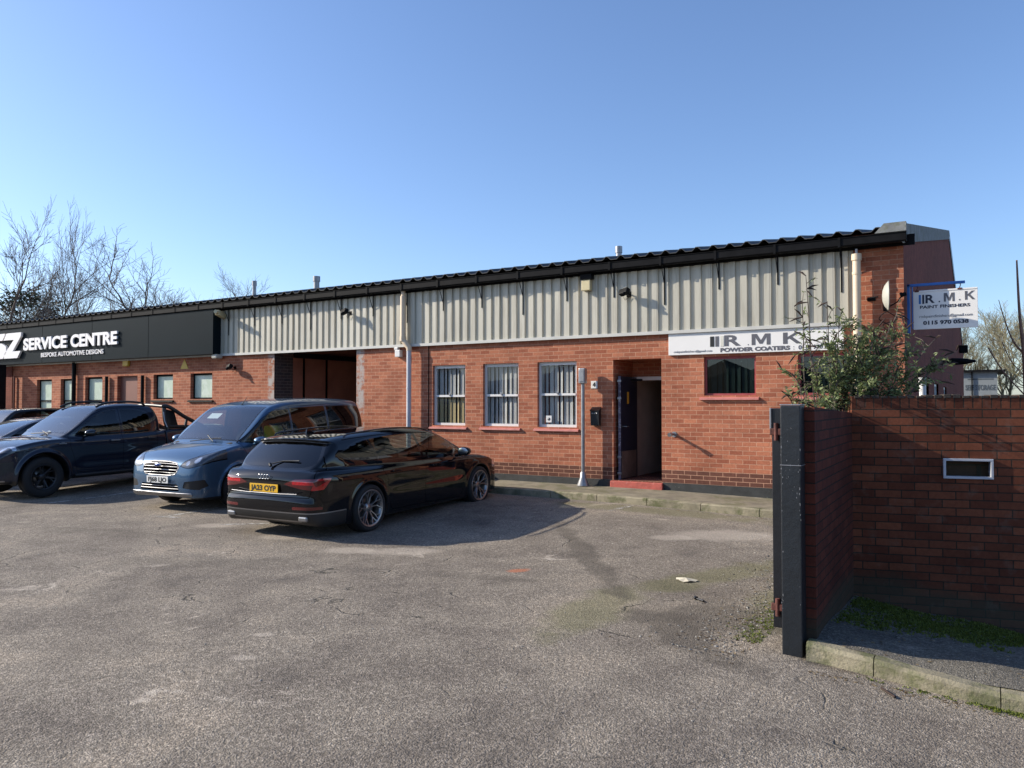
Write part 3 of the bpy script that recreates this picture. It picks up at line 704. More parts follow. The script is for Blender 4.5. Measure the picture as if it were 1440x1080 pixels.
# ------------------------------------------------------------------ the dark pickup
def pickup(loc, rz, label, h=.018):
    Ln, W, H = 5.34, 1.92, 1.76
    def bed(r, x, ay, z):
        # load bed hollow and the gap between cab and bed
        box = np.maximum(np.maximum(.08 - x, x - 1.80), np.maximum(ay - .80, .70 - z)); r = smax(r, -box, .02)
        return smax(r, -np.maximum(np.abs(x - 1.875) - .012, .35 - z), .006)
    sp = dict(size=(Ln, W, H), arches=[(1.28, .385, .46), (4.43, .385, .46)], arch_in=.60, cb=.085, cg=.10, crown_b=.05, crown_g=.05, kb=.07, kg=.08, ku=.04, flare=.045, extra=bed,
      side_b=[(.20, .42, 1), (.02, .46), (.0, .55), (.0, .72), (.05, .78), (.04, 1.05), (.045, 1.20, 1), (.8, 1.205), (1.7, 1.195), (2.1, 1.15), (2.6, 1.125), (3.6, 1.115), (4.05, 1.125), (4.4, 1.115), (4.8, 1.06), (5.05, .985), (5.22, .87), (5.29, .75), (5.33, .62), (5.33, .50), (5.28, .40), (5.15, .33, 1), (4.8, .33), (2.5, .32)],
      plan_b=[(0, -.5, 1), (.0, .70), (.02, .86), (.08, .92), (.6, .94), (1.4, .945), (3.9, .945), (4.6, .94), (4.95, .90), (5.18, .80), (5.29, .62), (5.33, .35), (5.34, -.5, 1)],
      sec_b=[(-.6, .1, 1), (.80, .26, 1), (.88, .33), (.915, .42), (.935, .60), (.945, .78), (.94, .90), (.93, 1.0), (.905, 1.09), (.87, 1.2), (.75, 1.6, 1), (-.6, 1.6, 1)],
      side_g=[(1.90, .60, 1), (1.90, 1.1), (1.93, 1.35), (2.03, 1.64), (2.14, 1.70), (2.45, 1.745), (2.8, 1.745), (3.1, 1.715), (3.3, 1.65), (3.6, 1.46), (3.95, 1.215), (4.15, 1.05), (4.3, .60, 1)],
      plan_g=[(1.89, -.5, 1), (1.90, .60), (1.93, .76), (2.04, .83), (2.4, .87), (3.0, .875), (3.5, .86), (3.95, .80), (4.2, .62), (4.3, -.5, 1)],
      sec_g=[(-.6, .3, 1), (.93, .80, 1), (.885, 1.08), (.83, 1.30), (.765, 1.50), (.715, 1.62), (.66, 1.70), (.5, 1.85, 1), (-.6, 1.85, 1)],
      creasef=lambda x, z: .012 * np.exp(-((z - .62) / .10) ** 2) * sst(1.9, 2.4, x) * (1 - sst(3.6, 3.9, x)) - .010 * np.exp(-((z - .92) / .05) ** 2))
    c = Car(sp, h); e = empty('pickup_truck', loc, rz, label, 'pickup'); paint = M['pick_paint']
    ar = c.take(arch_fn(c), (None, None, (0, .95))); under = c.take(lambda x, y, z, n: z - .355)
    soup_obj('wheel_arch_liner', [ar, under], [M['trim'], M['trim']], e)
    D1 = crs([(3.86, 1.165, 1), (3.60, 1.35), (3.36, 1.50), (3.15, 1.585), (2.92, 1.61, 1), (2.90, 1.135, 1), (3.4, 1.14)], 4, True)
    D2 = crs([(2.80, 1.135, 1), (2.82, 1.615, 1), (2.55, 1.60), (2.32, 1.555), (2.22, 1.46), (2.20, 1.22, 1), (2.26, 1.15)], 4, True)
    for Dk in (D1, D2):
        for s in (1, -1):
            w = c.take(lambda x, y, z, n: np.maximum(psd(Dk, x, z) - .018, .5 - y * s), (None, None, (1.1, 1.7)))
            g_, t_ = clip(w, bycorner(w, lambda x, y, z, n: psd(Dk, x, z)))
            soup_obj('side_window', [g_, t_], [M['tint_glass'] if Dk is D2 else M['car_glass'], M['gloss_black']], e)
    ws = c.take(lambda x, y, z, n: np.maximum(np.maximum(1.15 + .04 * (1 - y * y) - z, z - 1.64 - .03 * (1 - y * y)), np.maximum(np.abs(y) - (.775 - (z - 1.1) * .22), 3.1 - x)), ((3.1, 4.4), None, (1.1, 1.75)))
    ws, blk = clip(ws, bycorner(ws, lambda x, y, z, n: np.maximum(np.maximum(1.17 + .04 * (1 - y * y) - z, z - 1.615 - .03 * (1 - y * y)), np.abs(y) - (.75 - (z - 1.1) * .22))))
    soup_obj('windscreen', [ws, blk], [M['screen_glass'], M['gloss_black']], e)
    rwd = c.take(lambda x, y, z, n: np.maximum(psd(np.array([(-.60, 1.18), (.60, 1.18), (.52, 1.56), (-.52, 1.56)]), y, z), np.abs(x - 1.94) - .15), ((1.75, 2.15), None, (1.15, 1.6)))
    soup_obj('rear_window', [rwd], [M['tint_glass']], e)
    bedi = c.take(lambda x, y, z, n: np.maximum(np.maximum(np.abs(y) - .803, x - 1.81), np.maximum(.07 - x, .6 - z)), ((0, 1.9), None, (.6, 1.2)))
    soup_obj('load_bed', [bedi], [M['trim']], e)
    HL = crs([(.58, .885, 1), (.62, .975), (.78, 1.0), (.93, 1.005, 1), (.955, .94), (.90, .885), (.76, .865)], 4, True)
    for s in (1, -1):
        a = c.take(lambda x, y, z, n: np.maximum(psd(HL, y * s, z), 4.84 - x + (z - .9) * .6), ((4.6, 5.4), None, (.8, 1.1)))
        rim_, i_ = clip(a, bycorner(a, lambda x, y, z, n: -(psd(HL, y * s, z) + .014)))
        l1, i_ = clip(i_, bycorner(i_, lambda x, y, z, n: np.sqrt((y * s - .74) ** 2 + (z - .93) ** 2) - .038))
        l2, i_ = clip(i_, bycorner(i_, lambda x, y, z, n: np.maximum(np.abs(x - 4.94) - .035, np.abs(z - .95) - .035)))
        soup_obj('headlight', [rim_, i_, l1, l2], [M['gloss_black'], M['lamp_dark'], M['lamp_clear'], M['lamp_clear']], e, .002)
        fp = c.take(lambda x, y, z, n: np.maximum(psd(np.array([(.56, .50), (.60, .68), (.90, .72), (.92, .56), (.84, .48)]), y * s, z), 4.95 - x), ((4.9, 5.5), None, (.4, .8)))
        soup_obj('fog_light_surround', [fp], [M['trim']], e, -.004)
        f = MB(); f.lathe([(.0, .012), (.04, .008), (.046, -.03)], 'x', (5.175, s * .77, .60), 20); f.build('fog_light', M['lamp_clear'], e)
        t = c.take(lambda x, y, z, n: np.maximum(np.maximum(.80 - y * s, bandz(z, .80, 1.10)), x - .12), ((-.1, .4), None, (.7, 1.2))); soup_obj('tail_lamp', [t], [M['red_lamp']], e, .003)
    gr = c.take(lambda x, y, z, n: np.maximum(psd(np.array([(-.50, .90), (-.36, .66), (.36, .66), (.50, .90), (.42, .97), (-.42, .97)]), y, z), 4.8 - x), ((4.8, 5.5), None, (.6, 1.)))
    b1, q1, q2 = band(gr, lambda x, y, z, n: z, .775, .80); b2, q2, q3 = band(q2, lambda x, y, z, n: z, .855, .88)
    soup_obj('grille', [join(q1, q2, q3)], [M['seam']], e, -.01); soup_obj('grille_bar', [b1, b2], [M['satin']] * 2, e, .008, .02)
    lg = c.take(lambda x, y, z, n: np.maximum(np.maximum(bandz(z, .42, .56), np.abs(y) - .5), 4.9 - x), ((4.9, 5.5), None, (.3, .7))); soup_obj('lower_grille', [lg], [M['trim']], e, -.01)
    lip = c.take(lambda x, y, z, n: np.maximum(np.maximum(z - .385, 4.93 - x), np.abs(y) - .85), ((4.8, 5.5), None, (.3, .4))); soup_obj('bumper_lip', [lip], [M['satin']], e, .004)
    sms = []
    DF = np.array([(2.86, .42), (2.86, 1.65), (3.16, 1.625), (3.40, 1.535), (3.64, 1.37), (3.92, 1.15), (3.94, .95), (3.86, .70), (3.80, .42)]); DR = np.array([(2.86, .42), (2.86, 1.65), (2.5, 1.65), (2.26, 1.60), (2.13, 1.5), (2.09, 1.15), (2.09, .85), (2.09, .42)])
    for s in (1, -1):
        for Dq, hx in ((DF, 2.95), (DR, 2.14)):
            o_ = c.take(lambda x, y, z, n: np.maximum(psd(Dq, x, z) - .003, .55 - y * s), ((1.7, 4.1), None, (.35, 1.75)))
            dr, g_ = clip(o_, bycorner(o_, lambda x, y, z, n: psd(Dq, x, z) + .003)); sms.append(g_)
            d = soup_obj('door', [dr], [paint], e)
            hb = MB(); y0 = s * .942; hb.bbox(hx, hx + .19, min(y0 - s * .02, y0 + s * .035), max(y0 - s * .02, y0 + s * .035), .985, 1.02, .012); hb.build('handle', M['satin'] if hx > 2.5 else paint, d)
        fb = MB(); fb.bbox(4.02, 4.16, min(s * .93, s * .955), max(s * .93, s * .955), .985, 1.005, .006); fb.bbox(4.06, 4.12, min(s * .93, s * .955), max(s * .93, s * .955), 1.012, 1.022, .004); fb.build('wing_badge', M['satin'], e)
        ss = MB(); ss.tube([(2.0, s * .90, .36), (3.85, s * .90, .36)], .035, 8); ss.build('side_step', M['trim'], e)
        rr = MB(); rr.tube(crs3([(2.2, s * .64, 1.68), (2.3, s * .65, 1.745), (2.6, s * .655, 1.775), (3.05, s * .655, 1.76), (3.28, s * .66, 1.68)]), .022, 8); rr.build('roof_rail', M['trim'], e)
        sb = MB(); sb.smooth = True
        sb.tube(crs3([(1.80, s * .66, 1.66), (1.66, s * .72, 1.64), (1.30, s * .79, 1.40), (.80, s * .83, 1.15)]), .042, 8); sb.tube(crs3([(1.78, s * .70, 1.62), (1.80, s * .76, 1.38), (1.76, s * .81, 1.15)]), .045, 8); sb.tube([(1.74, s * .79, 1.22), (1.0, s * .81, 1.18)], .035, 8)
        v0, v1 = s * .725, s * .80
        sb.add([(1.77, v0, 1.60), (1.55, v0, 1.55), (1.50, v1, 1.20), (1.74, v1, 1.20), (1.77, v0 - s * .03, 1.60), (1.55, v0 - s * .03, 1.55), (1.50, v1 - s * .03, 1.20), (1.74, v1 - s * .03, 1.20)], [(0, 1, 2, 3), (7, 6, 5, 4), (0, 4, 5, 1), (1, 5, 6, 2)])
        sb.tube([(1.28, s * .79, 1.38), (1.34, s * .81, 1.17)], .03, 8)
        if s == 1: sb.tube(crs3([(1.78, -.66, 1.66), (1.78, 0, 1.69), (1.78, .66, 1.66)]), .035, 8)
        sb.build('sports_bar', M['trim'], e)
        st = MB(); st.tube([(1.83, s * .755, 1.54), (1.84, s * .805, 1.34), (1.81, s * .855, 1.21)], .012, 6); st.build('bar_trim', M['chrome'], e)
    bl, q1, q2 = band(c.S, lambda x, y, z, n: psd(np.array([(4.0, -.80), (5.0, -.74), (5.18, -.55), (5.22, 0), (5.18, .55), (5.0, .74), (4.0, .80)]), x, y), -.003, .003, ((4.1, 5.4), None, (.9, 1.2)))
    c.S = join(q1, q2); sms.append(bl)
    soup_obj('body', [c.S, join(*sms)], [paint, M['seam']], e)
    for s in (1, -1): mirror(e, 3.62, s * .955, 1.17, s, M['gloss_black'], None)
    for xw in (1.28, 4.43):
        for s in (1, -1): wheel(e, (xw, s * .80, .385), .385, .255, .235, 'six', s, M['alloy_dark'])
    for y in (.40, -.40): seat(e, 2.75, y, .68, M['seat_cloth'])
    db = MB(); db.bbox(3.45, 4.05, -.74, .74, .75, 1.13, .06); db.build('dashboard', M['cabin'], e); steer(e, 3.35, -.40, 1.17)
    pp = MB(); pp.m = Matrix.Translation((3.93, .12, 1.20)) @ Matrix.Rotation(R(35), 4, 'Y'); pp.box(-.03, .03, -.05, .05, -.003, .0); pp.build('windscreen_note', M['paper'], e)
    wi = MB(); wi.tube([(4.10, -.20, 1.165), (3.98, .30, 1.20)], .009, 6); wi.tube([(4.08, .40, 1.165), (3.98, .0, 1.22)], .009, 6); wi.build('wiper', M['trim'], e)
    return e
# ------------------------------------------------------------------ smaller cars
def hatchback(loc, rz, label, paint, H=1.47, h=.024):
    Ln, W = 4.25, 1.79; k = H / 1.47
    sp = dict(size=(Ln, W, H), arches=[(.78, .32, .36), (3.40, .32, .36)], cb=.09, cg=.13,
      side_b=[(.3, .22, 1), (.05, .27), (.0, .45), (.01, .7), (.06, .92), (.4, .97), (2., .95), (3.1, .94), (3.5, .92), (3.9, .82), (4.15, .70), (4.24, .52), (4.23, .35), (4.15, .22), (3.9, .18, 1)],
      plan_b=[(0, -.5, 1), (0, .45), (.05, .70), (.2, .83), (.7, .89), (3.3, .89), (3.8, .84), (4.1, .70), (4.22, .45), (4.25, -.5, 1)],
      sec_b=[(-.6, .05, 1), (.74, .12, 1), (.84, .2), (.875, .32), (.89, .6), (.88, .8), (.86, .90), (.8, 1.0), (.7, 1.4, 1), (-.6, 1.4, 1)],
      side_g=[(.08, .6, 1), (.10, .95), (.30, 1.25), (.45, 1.38 * k), (.9, 1.44 * k), (1.6, 1.47 * k), (2.2, 1.44 * k), (2.5, 1.37 * k), (2.9, 1.17), (3.25, .96), (3.5, .6, 1)],
      plan_g=[(.05, -.5, 1), (.08, .5), (.2, .68), (.6, .79), (1.5, .83), (2.5, .82), (3.1, .74), (3.45, .5), (3.5, -.5, 1)],
      sec_g=[(-.6, .3, 1), (.88, .6, 1), (.83, .93), (.76, 1.12), (.68, 1.30), (.62, 1.40 * k), (.5, 1.6, 1), (-.6, 1.6, 1)])
    c = Car(sp, h); e = empty('hatchback', loc, rz, label, 'car')
    ar = c.take(arch_fn(c), (None, None, (0, .8))); soup_obj('wheel_arch_liner', [ar], [M['trim']], e)
    D = crs([(3.05, .97, 1), (2.75, 1.16), (2.45, 1.30), (2.1, 1.36 * k), (1.2, 1.37 * k), (.75, 1.30), (.55, 1.12), (.60, 1.0, 1)], 4, True)
    for s in (1, -1):
        w = c.take(lambda x, y, z, n: np.maximum(psd(D, x, z), .5 - y * s), (None, None, (.9, 1.5)))
        pl, a_, b_ = band(w, lambda x, y, z, n: x, 1.86, 1.95); soup_obj('side_window', [a_, b_, pl], [M['car_glass'], M['tint_glass'], M['gloss_black']], e)
    ws = c.take(lambda x, y, z, n: np.maximum(np.maximum(1.0 - z, z - 1.37 * k), np.maximum(np.abs(y) - (.70 - (z - .95) * .25), 2.3 - x)), ((2.3, 3.5), None, (.9, 1.5)))
    soup_obj('windscreen', [ws], [M['screen_glass']], e)
    rw = c.take(lambda x, y, z, n: np.maximum(psd(np.array([(-.62, 1.0), (.62, 1.0), (.52, 1.3), (-.52, 1.3)]), y, z), x - .7), ((0, .8), None, (.9, 1.4))); soup_obj('rear_window', [rw], [M['tint_glass']], e)
    for s in (1, -1):
        a = c.take(lambda x, y, z, n: np.maximum(psd(np.array([(.5, .66), (.9, .72), (.9, .82), (.6, .76)]), y * s, z), 3.75 - x), ((3.6, 4.3), None, (.6, .9))); soup_obj('headlight', [a], [M['lamp_clear']], e)
        a = c.take(lambda x, y, z, n: np.maximum(psd(np.array([(.55, .75), (.9, .75), (.9, .9), (.6, .9)]), y * s, z), x - .35), ((-.1, .4), None, (.7, 1.))); soup_obj('tail_lamp', [a], [M['red_lamp']], e)
        mirror(e, 2.75, s * .88, 1.0, s, paint, None)
        for xw in (.78, 3.40): wheel(e, (xw, s * .77, .32), .32, .20, .20, 'ten', s, M['alloy'])
    a = c.take(lambda x, y, z, n: np.maximum(np.maximum(np.abs(y) - .45, bandz(z, .32, .62)), 4. - x), ((4., 4.4), None, (.3, .7))); soup_obj('grille', [a], [M['seam']], e)
    soup_obj('body', [c.S], [paint], e)
    for y in (.36, -.36): seat(e, 1.9, y, .42, M['seat_cloth'])
    db = MB(); db.bbox(2.6, 3.1, -.68, .68, .6, .93, .05); db.build('dashboard', M['cabin'], e)
    return e
# ------------------------------------------------------------------ terrain heights
def zk(r): return min(.035, max(-.06, -.06 - .0187 * r))
def ground(r, n):
    a = .12 if r < -6 else (.12 - .07 * min(1, (r + 6) / 4.))
    t = min(1, max(0, (11.9 - n) / 4.4)); t = t * t * (3 - 2 * t)
    z = zk(r) - a * t
    if r > -1.2: z -= .035 * min(r + 1.2, 6) * min(1, max(0, (12 - n) / 5))
    return z + .008 * math.sin(r * .9 + n * .5) * math.sin(n * .7 - .3 * r) * min(1, max(0, (11.5 - n) / 2))
# ------------------------------------------------------------------ surface materials
def asphalt(name, lo, hi, moss=True, rough=.95):
    m, t, p = nt(name); co = objco(t)
    fine = noise(t, co, 150, 3, .7); mid = noise(t, co, 38, 4, .7); big = noise(t, co, .55, 6, .6, .6); patch = noise(t, co, 2.3, 8, .62)
    v = N(t, 'TexVoronoi', Scale=95., Randomness=1.); L(t, co, v.inputs['Vector'])
    stone = ramp(t, v.outputs['Color'], [(.15, .66), (.5, .98), (.9, 1.5)]).outputs[0]
    c = ramp(t, mth(t, 'ADD', mth(t, 'MULTIPLY', fine, .5), mth(t, 'MULTIPLY', mid, .5)), [(.36, [x * .62 for x in lo]), (.5, lo), (.66, hi)]).outputs[0]
    c = mixc(t, .65, c, mixc(t, 1., c, stone, 'MULTIPLY'))
    tone = ramp(t, mth(t, 'ADD', mth(t, 'MULTIPLY', big, .6), mth(t, 'MULTIPLY', patch, .4)), [(.34, (.50, .50, .52)), (.45, (.80, .79, .79)), (.53, (1.0, 1.0, .99)), (.64, (1.28, 1.25, 1.20))]).outputs[0]
    c = mixc(t, 1., c, tone, 'MULTIPLY')
    # worn fretted patches and dark damp repair tracks
    fret = noise(t, co, 1.1, 10, .75, .8); f = ramp(t, fret, [(.60, 0.), (.67, .5)]).outputs[0]; c = mixc(t, f, c, [x * 1.35 for x in hi])
    sp = ramp(t, noise(t, co, 14, 2, .5), [(.70, 0.), (.75, .5)]).outputs[0]; c = mixc(t, sp, c, [x * .45 for x in lo])
    # cracks
    w = noise(t, co, 1.5, 5, .6); vv = t.nodes.new('ShaderNodeVectorMath'); vv.operation = 'ADD'; L(t, co, vv.inputs[0])
    wc = t.nodes.new('ShaderNodeTexNoise'); wc.inputs['Scale'].default_value = 1.3; wc.inputs['Detail'].default_value = 6; L(t, co, wc.inputs['Vector']); L(t, wc.outputs['Color'], vv.inputs[1])
    ck = N(t, 'TexVoronoi', feature='DISTANCE_TO_EDGE', Scale=.62); L(t, vv.outputs[0], ck.inputs['Vector'])
    cm = mth(t, 'MULTIPLY', ramp(t, ck.outputs['Distance'], [(.0, 1.), (.009, 0.)]).outputs[0], ramp(t, patch, [(.50, 0.), (.60, .8)]).outputs[0])
    c = mixc(t, cm, c, (.02, .02, .018))
    h = mth(t, 'ADD', mth(t, 'ADD', mth(t, 'MULTIPLY', v.outputs['Distance'], -.5), mth(t, 'MULTIPLY', mid, .9)), mth(t, 'MULTIPLY', cm, -1.2))
    if moss:
        xyz = t.nodes.new('ShaderNodeSeparateXYZ'); L(t, co, xyz.inputs[0]); X, Y = xyz.outputs[0], xyz.outputs[1]
        def blob(cx, cy, sx, sy, rot, edge=.35):
            cr, sr = math.cos(rot), math.sin(rot); dx = mth(t, 'SUBTRACT', X, cx); dy = mth(t, 'SUBTRACT', Y, cy)
            u = mth(t, 'DIVIDE', mth(t, 'ADD', mth(t, 'MULTIPLY', dx, cr), mth(t, 'MULTIPLY', dy, sr)), sx); w_ = mth(t, 'DIVIDE', mth(t, 'SUBTRACT', mth(t, 'MULTIPLY', dy, cr), mth(t, 'MULTIPLY', dx, sr)), sy)
            d = mth(t, 'SQRT', mth(t, 'ADD', mth(t, 'MULTIPLY', u, u), mth(t, 'MULTIPLY', w_, w_)))
            d = mth(t, 'ADD', d, mth(t, 'MULTIPLY', mth(t, 'SUBTRACT', patch, .5), 1.6))
            return ramp(t, d, [(.55, 1.), (1.0, 0.)]).outputs[0]
        g = mth(t, 'MAXIMUM', mth(t, 'MAXIMUM', blob(-2.35, 7.85, 1.5, .32, 1.15), blob(-2.85, 6.1, 1.2, .36, 1.57)), mth(t, 'MAXIMUM', blob(-4.3, 11.5, 2.4, .40, 0.0), blob(-1.5, 7.6, .35, 1.8, 0)))
        g = mth(t, 'MULTIPLY', g, ramp(t, mid, [(.30, .30), (.62, 1.)]).outputs[0]); c = mixc(t, mth(t, 'MULTIPLY', g, .50), c, (.15, .15, .05))
        # dark tarred tracks, a tar patch and pale fretted spots
        for b_, k_ in ((blob(-3.96, 8.16, 2.7, .19, -.94), .55), (blob(-2.05, 5.85, 1.1, .30, -.69), .62), (blob(-1.85, 6.45, .75, .60, .3), .5), (blob(-4.2, 6.6, .7, .16, .3), .35), (blob(-7.5, 5.6, 1.4, .35, .5), .25), (blob(-10.5, 6.2, 1.8, .3, .2), .25)):
            c = mixc(t, mth(t, 'MULTIPLY', b_, k_), c, [x * .42 for x in lo])
        for (cx, cy, q) in ((-9.5, 7.4, .4), (-8.0, 7.2, .35), (-6.0, 7.3, .5), (-6.6, 7.0, .4), (-4.69, 4.06, .10), (-4.37, 3.63, .11), (-2.85, 10.1, .8), (-3.4, 9.6, .35)):
            c = mixc(t, mth(t, 'MULTIPLY', blob(cx, cy, q, q * .6, .5), .35), c, [x * 1.15 for x in hi])
        c = mixc(t, mth(t, 'MULTIPLY', blob(-4.2, 7.02, .09, .17, -.5), .65), c, (.46, .15, .07))
    L(t, c, p.inputs['Base Color']); p.inputs['Roughness'].default_value = rough; p.inputs['Specular IOR Level'].default_value = .25
    b = bump(t, p, h, .9, .012)
    return m
M['asphalt'] = asphalt('asphalt', (.195, .166, .134), (.50, .435, .36))
M['verge'] = asphalt('verge_tarmac', (.13, .12, .10), (.33, .30, .26), moss=False)
def brick(name, c1, c2, mortar, dark_below=None, stain=None, mort_size=.005, white=(), green_below=None, black_above=None, rough=.9, offs=.01, soldier=None):
    """brick in metres on the UV map: u along the wall, v height"""
    m, t, p = nt(name); uv = t.nodes.new('ShaderNodeUVMap'); mp = t.nodes.new('ShaderNodeMapping'); L(t, uv.outputs[0], mp.inputs[0]); mp.inputs['Location'].default_value = (.03, -offs, 0)
    co = objco(t)
    # slight waver so that courses are not ruler straight
    wv = t.nodes.new('ShaderNodeTexNoise'); wv.inputs['Scale'].default_value = 3.; L(t, mp.outputs[0], wv.inputs['Vector'])
    vm = t.nodes.new('ShaderNodeVectorMath'); vm.operation = 'MULTIPLY_ADD'; L(t, wv.outputs['Color'], vm.inputs[0]); vm.inputs[1].default_value = (.006, .005, 0); L(t, mp.outputs[0], vm.inputs[2])
    def bt(a, b_, w=.225, h=.075, off=.5):
        k = N(t, 'TexBrick', offset=off); k.inputs['Color1'].default_value = (*a, 1); k.inputs['Color2'].default_value = (*b_, 1); k.inputs['Mortar'].default_value = (*mortar, 1)
        k.inputs['Scale'].default_value = 1; k.inputs['Mortar Size'].default_value = mort_size; k.inputs['Mortar Smooth'].default_value = .25; k.inputs['Brick Width'].default_value = w; k.inputs['Row Height'].default_value = h
        k.inputs['Bias'].default_value = -.1; L(t, vm.outputs[0], k.inputs['Vector']); return k
    k = bt(c1, c2); c = k.outputs['Color']; fac = k.outputs['Fac']
    sx = t.nodes.new('ShaderNodeSeparateXYZ'); L(t, uv.outputs[0], sx.inputs[0]); U, V = sx.outputs[0], sx.outputs[1]
    if soldier:   # on-edge coping course
        k3 = bt([x * .8 for x in c1], [x * .8 for x in c2], .075, .5, 0.); s_ = mth(t, 'GREATER_THAN', V, soldier)
        c = mixc(t, s_, c, k3.outputs['Color']); fac = mth(t, 'ADD', mth(t, 'MULTIPLY', fac, mth(t, 'SUBTRACT', 1., s_)), mth(t, 'MULTIPLY', k3.outputs['Fac'], s_))
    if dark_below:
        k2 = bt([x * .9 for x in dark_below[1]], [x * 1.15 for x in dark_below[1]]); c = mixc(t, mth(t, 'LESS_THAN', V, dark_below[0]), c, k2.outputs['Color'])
    n1 = noise(t, co, 1.6, 8, .65); n2 = noise(t, co, 28, 5, .7); n3 = noise(t, co, .45, 5, .6)
    c = mixc(t, 1., c, ramp(t, n1, [(.32, (.80, .79, .78)), (.5, (1, 1, 1)), (.7, (1.12, 1.10, 1.06))]).outputs[0], 'MULTIPLY')
    c = mixc(t, 1., c, ramp(t, n2, [(.3, (.80, .80, .80)), (.6, (1.05, 1.05, 1.05))]).outputs[0], 'MULTIPLY')
    c = mixc(t, 1., c, ramp(t, n3, [(.35, (.90, .88, .86)), (.6, (1.05, 1.04, 1.03))]).outputs[0], 'MULTIPLY')
    for (wx, ww) in white:   # lime bloom on the quoins
        d = mth(t, 'ABSOLUTE', mth(t, 'SUBTRACT', U, wx)); f = mth(t, 'MULTIPLY', ramp(t, d, [(ww * .6, 1.), (ww, 0.)]).outputs[0], ramp(t, noise(t, co, 5.5, 4, .7), [(.40, 0.), (.56, .85)]).outputs[0])
        c = mixc(t, f, c, (.42, .40, .37))
    if green_below is not None:
        f = mth(t, 'ADD', V, mth(t, 'MULTIPLY', mth(t, 'SUBTRACT', n1, .5), .3)); f = mth(t, 'ADD', f, mth(t, 'MULTIPLY', U, green_below[1]))
        c = mixc(t, ramp(t, f, [(green_below[0] - .06, .66), (green_below[0] + .08, 0.)]).outputs[0], c, (.060, .062, .042))
    if black_above is not None:
        f = mth(t, 'ADD', V, mth(t, 'MULTIPLY', mth(t, 'SUBTRACT', n1, .5), .35)); c = mixc(t, ramp(t, f, [(black_above - .05, 0.), (black_above + .04, .80)]).outputs[0], c, (.022, .020, .016))
    if stain: c = mixc(t, ramp(t, noise(t, co, stain[1], 6, .7), [(.55, 0.), (.68, stain[2])]).outputs[0], c, stain[0])
    L(t, c, p.inputs['Base Color']); p.inputs['Roughness'].default_value = rough; p.inputs['Specular IOR Level'].default_value = .2
    h = mth(t, 'ADD', mth(t, 'MULTIPLY', fac, -1.), mth(t, 'MULTIPLY', n2, .35)); bump(t, p, h, .6, .008)
    return m
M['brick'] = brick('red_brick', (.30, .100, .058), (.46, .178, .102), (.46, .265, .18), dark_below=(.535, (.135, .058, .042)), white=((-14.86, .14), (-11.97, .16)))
M['brick_dark'] = brick('blue_brick', (.05, .045, .05), (.08, .06, .06), (.16, .14, .13))
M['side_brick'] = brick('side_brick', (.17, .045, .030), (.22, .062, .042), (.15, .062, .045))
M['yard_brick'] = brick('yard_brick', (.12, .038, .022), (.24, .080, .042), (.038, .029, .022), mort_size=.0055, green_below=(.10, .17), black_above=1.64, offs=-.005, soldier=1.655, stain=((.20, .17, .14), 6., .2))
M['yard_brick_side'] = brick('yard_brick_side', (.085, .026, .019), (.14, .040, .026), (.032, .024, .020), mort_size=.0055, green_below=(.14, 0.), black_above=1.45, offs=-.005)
M['plinth'] = mat('black_plinth_paint', (.028, .030, .030), .7, var=.35, vscale=6, bmp=.4, bscale=25, dirt=((.22, .24, .18), 7., .62, .8))
M['concrete'] = mat('path_concrete', (.20, .175, .125), .9, var=.3, vscale=4, bmp=.5, bscale=60, dirt=((.10, .10, .04), 2.2, .5, .7))
M['kerb'] = mat('kerb_concrete', (.25, .22, .15), .9, var=.35, vscale=5, bmp=.9, bscale=50, dirt=((.09, .10, .035), 3.4, .48, .8))
def cladding():
    m, t, p = nt('cladding_steel'); co = objco(t); mp = t.nodes.new('ShaderNodeMapping'); L(t, co, mp.inputs[0]); mp.inputs['Scale'].default_value = (9, 9, .55)
    run = noise(t, mp.outputs[0], 1.6, 6, .65); big = noise(t, co, .7, 4); x = t.nodes.new('ShaderNodeSeparateXYZ'); L(t, co, x.inputs[0])
    sh = mth(t, 'FLOOR', mth(t, 'DIVIDE', x.outputs[0], .98)); wn_ = t.nodes.new('ShaderNodeTexWhiteNoise'); wn_.noise_dimensions = '1D'; L(t, sh, wn_.inputs['W'])
    c = mixc(t, wn_.outputs['Value'], (.46, .435, .36), (.52, .495, .415))
    c = mixc(t, 1., c, ramp(t, run, [(.30, (.74, .72, .68)), (.48, (.97, .97, .96)), (.7, (1.05, 1.05, 1.04))]).outputs[0], 'MULTIPLY')
    lap = mth(t, 'LESS_THAN', mth(t, 'FRACT', mth(t, 'DIVIDE', x.outputs[0], .98)), .010); c = mixc(t, mth(t, 'MULTIPLY', lap, .6), c, (.12, .11, .10))
    low = ramp(t, mth(t, 'ADD', x.outputs[2], mth(t, 'MULTIPLY', run, .25)), [(.0, 0.), (1., 0.)])
    sp = ramp(t, noise(t, co, 26, 3, .6), [(.70, 0.), (.74, .55)]).outputs[0]; c = mixc(t, sp, c, (.20, .15, .10))
    L(t, c, p.inputs['Base Color']); p.inputs['Roughness'].default_value = .5; bump(t, p, big, .25, .05); return m
M['clad'] = cladding()
M['drip'] = mat('drip_flashing', (.52, .51, .47), .5, var=.08)
M['gutter'] = mat('black_gutter', (.010, .010, .011), .5, var=.3, vscale=5, spec=.06)
M['roof'] = mat('roof_sheet', (.055, .056, .058), .7, var=.35, vscale=1.5, bmp=.3)
M['verge_sheet'] = mat('fibre_cement', (.20, .205, .20), .9, var=.25, vscale=6, bmp=.5, dirt=((.12, .13, .07), 7., .5, .6))
M['white'] = mat('white_paint', (.66, .65, .63), .45, var=.05, dirt=((.4, .38, .34), 9., .64, .3))
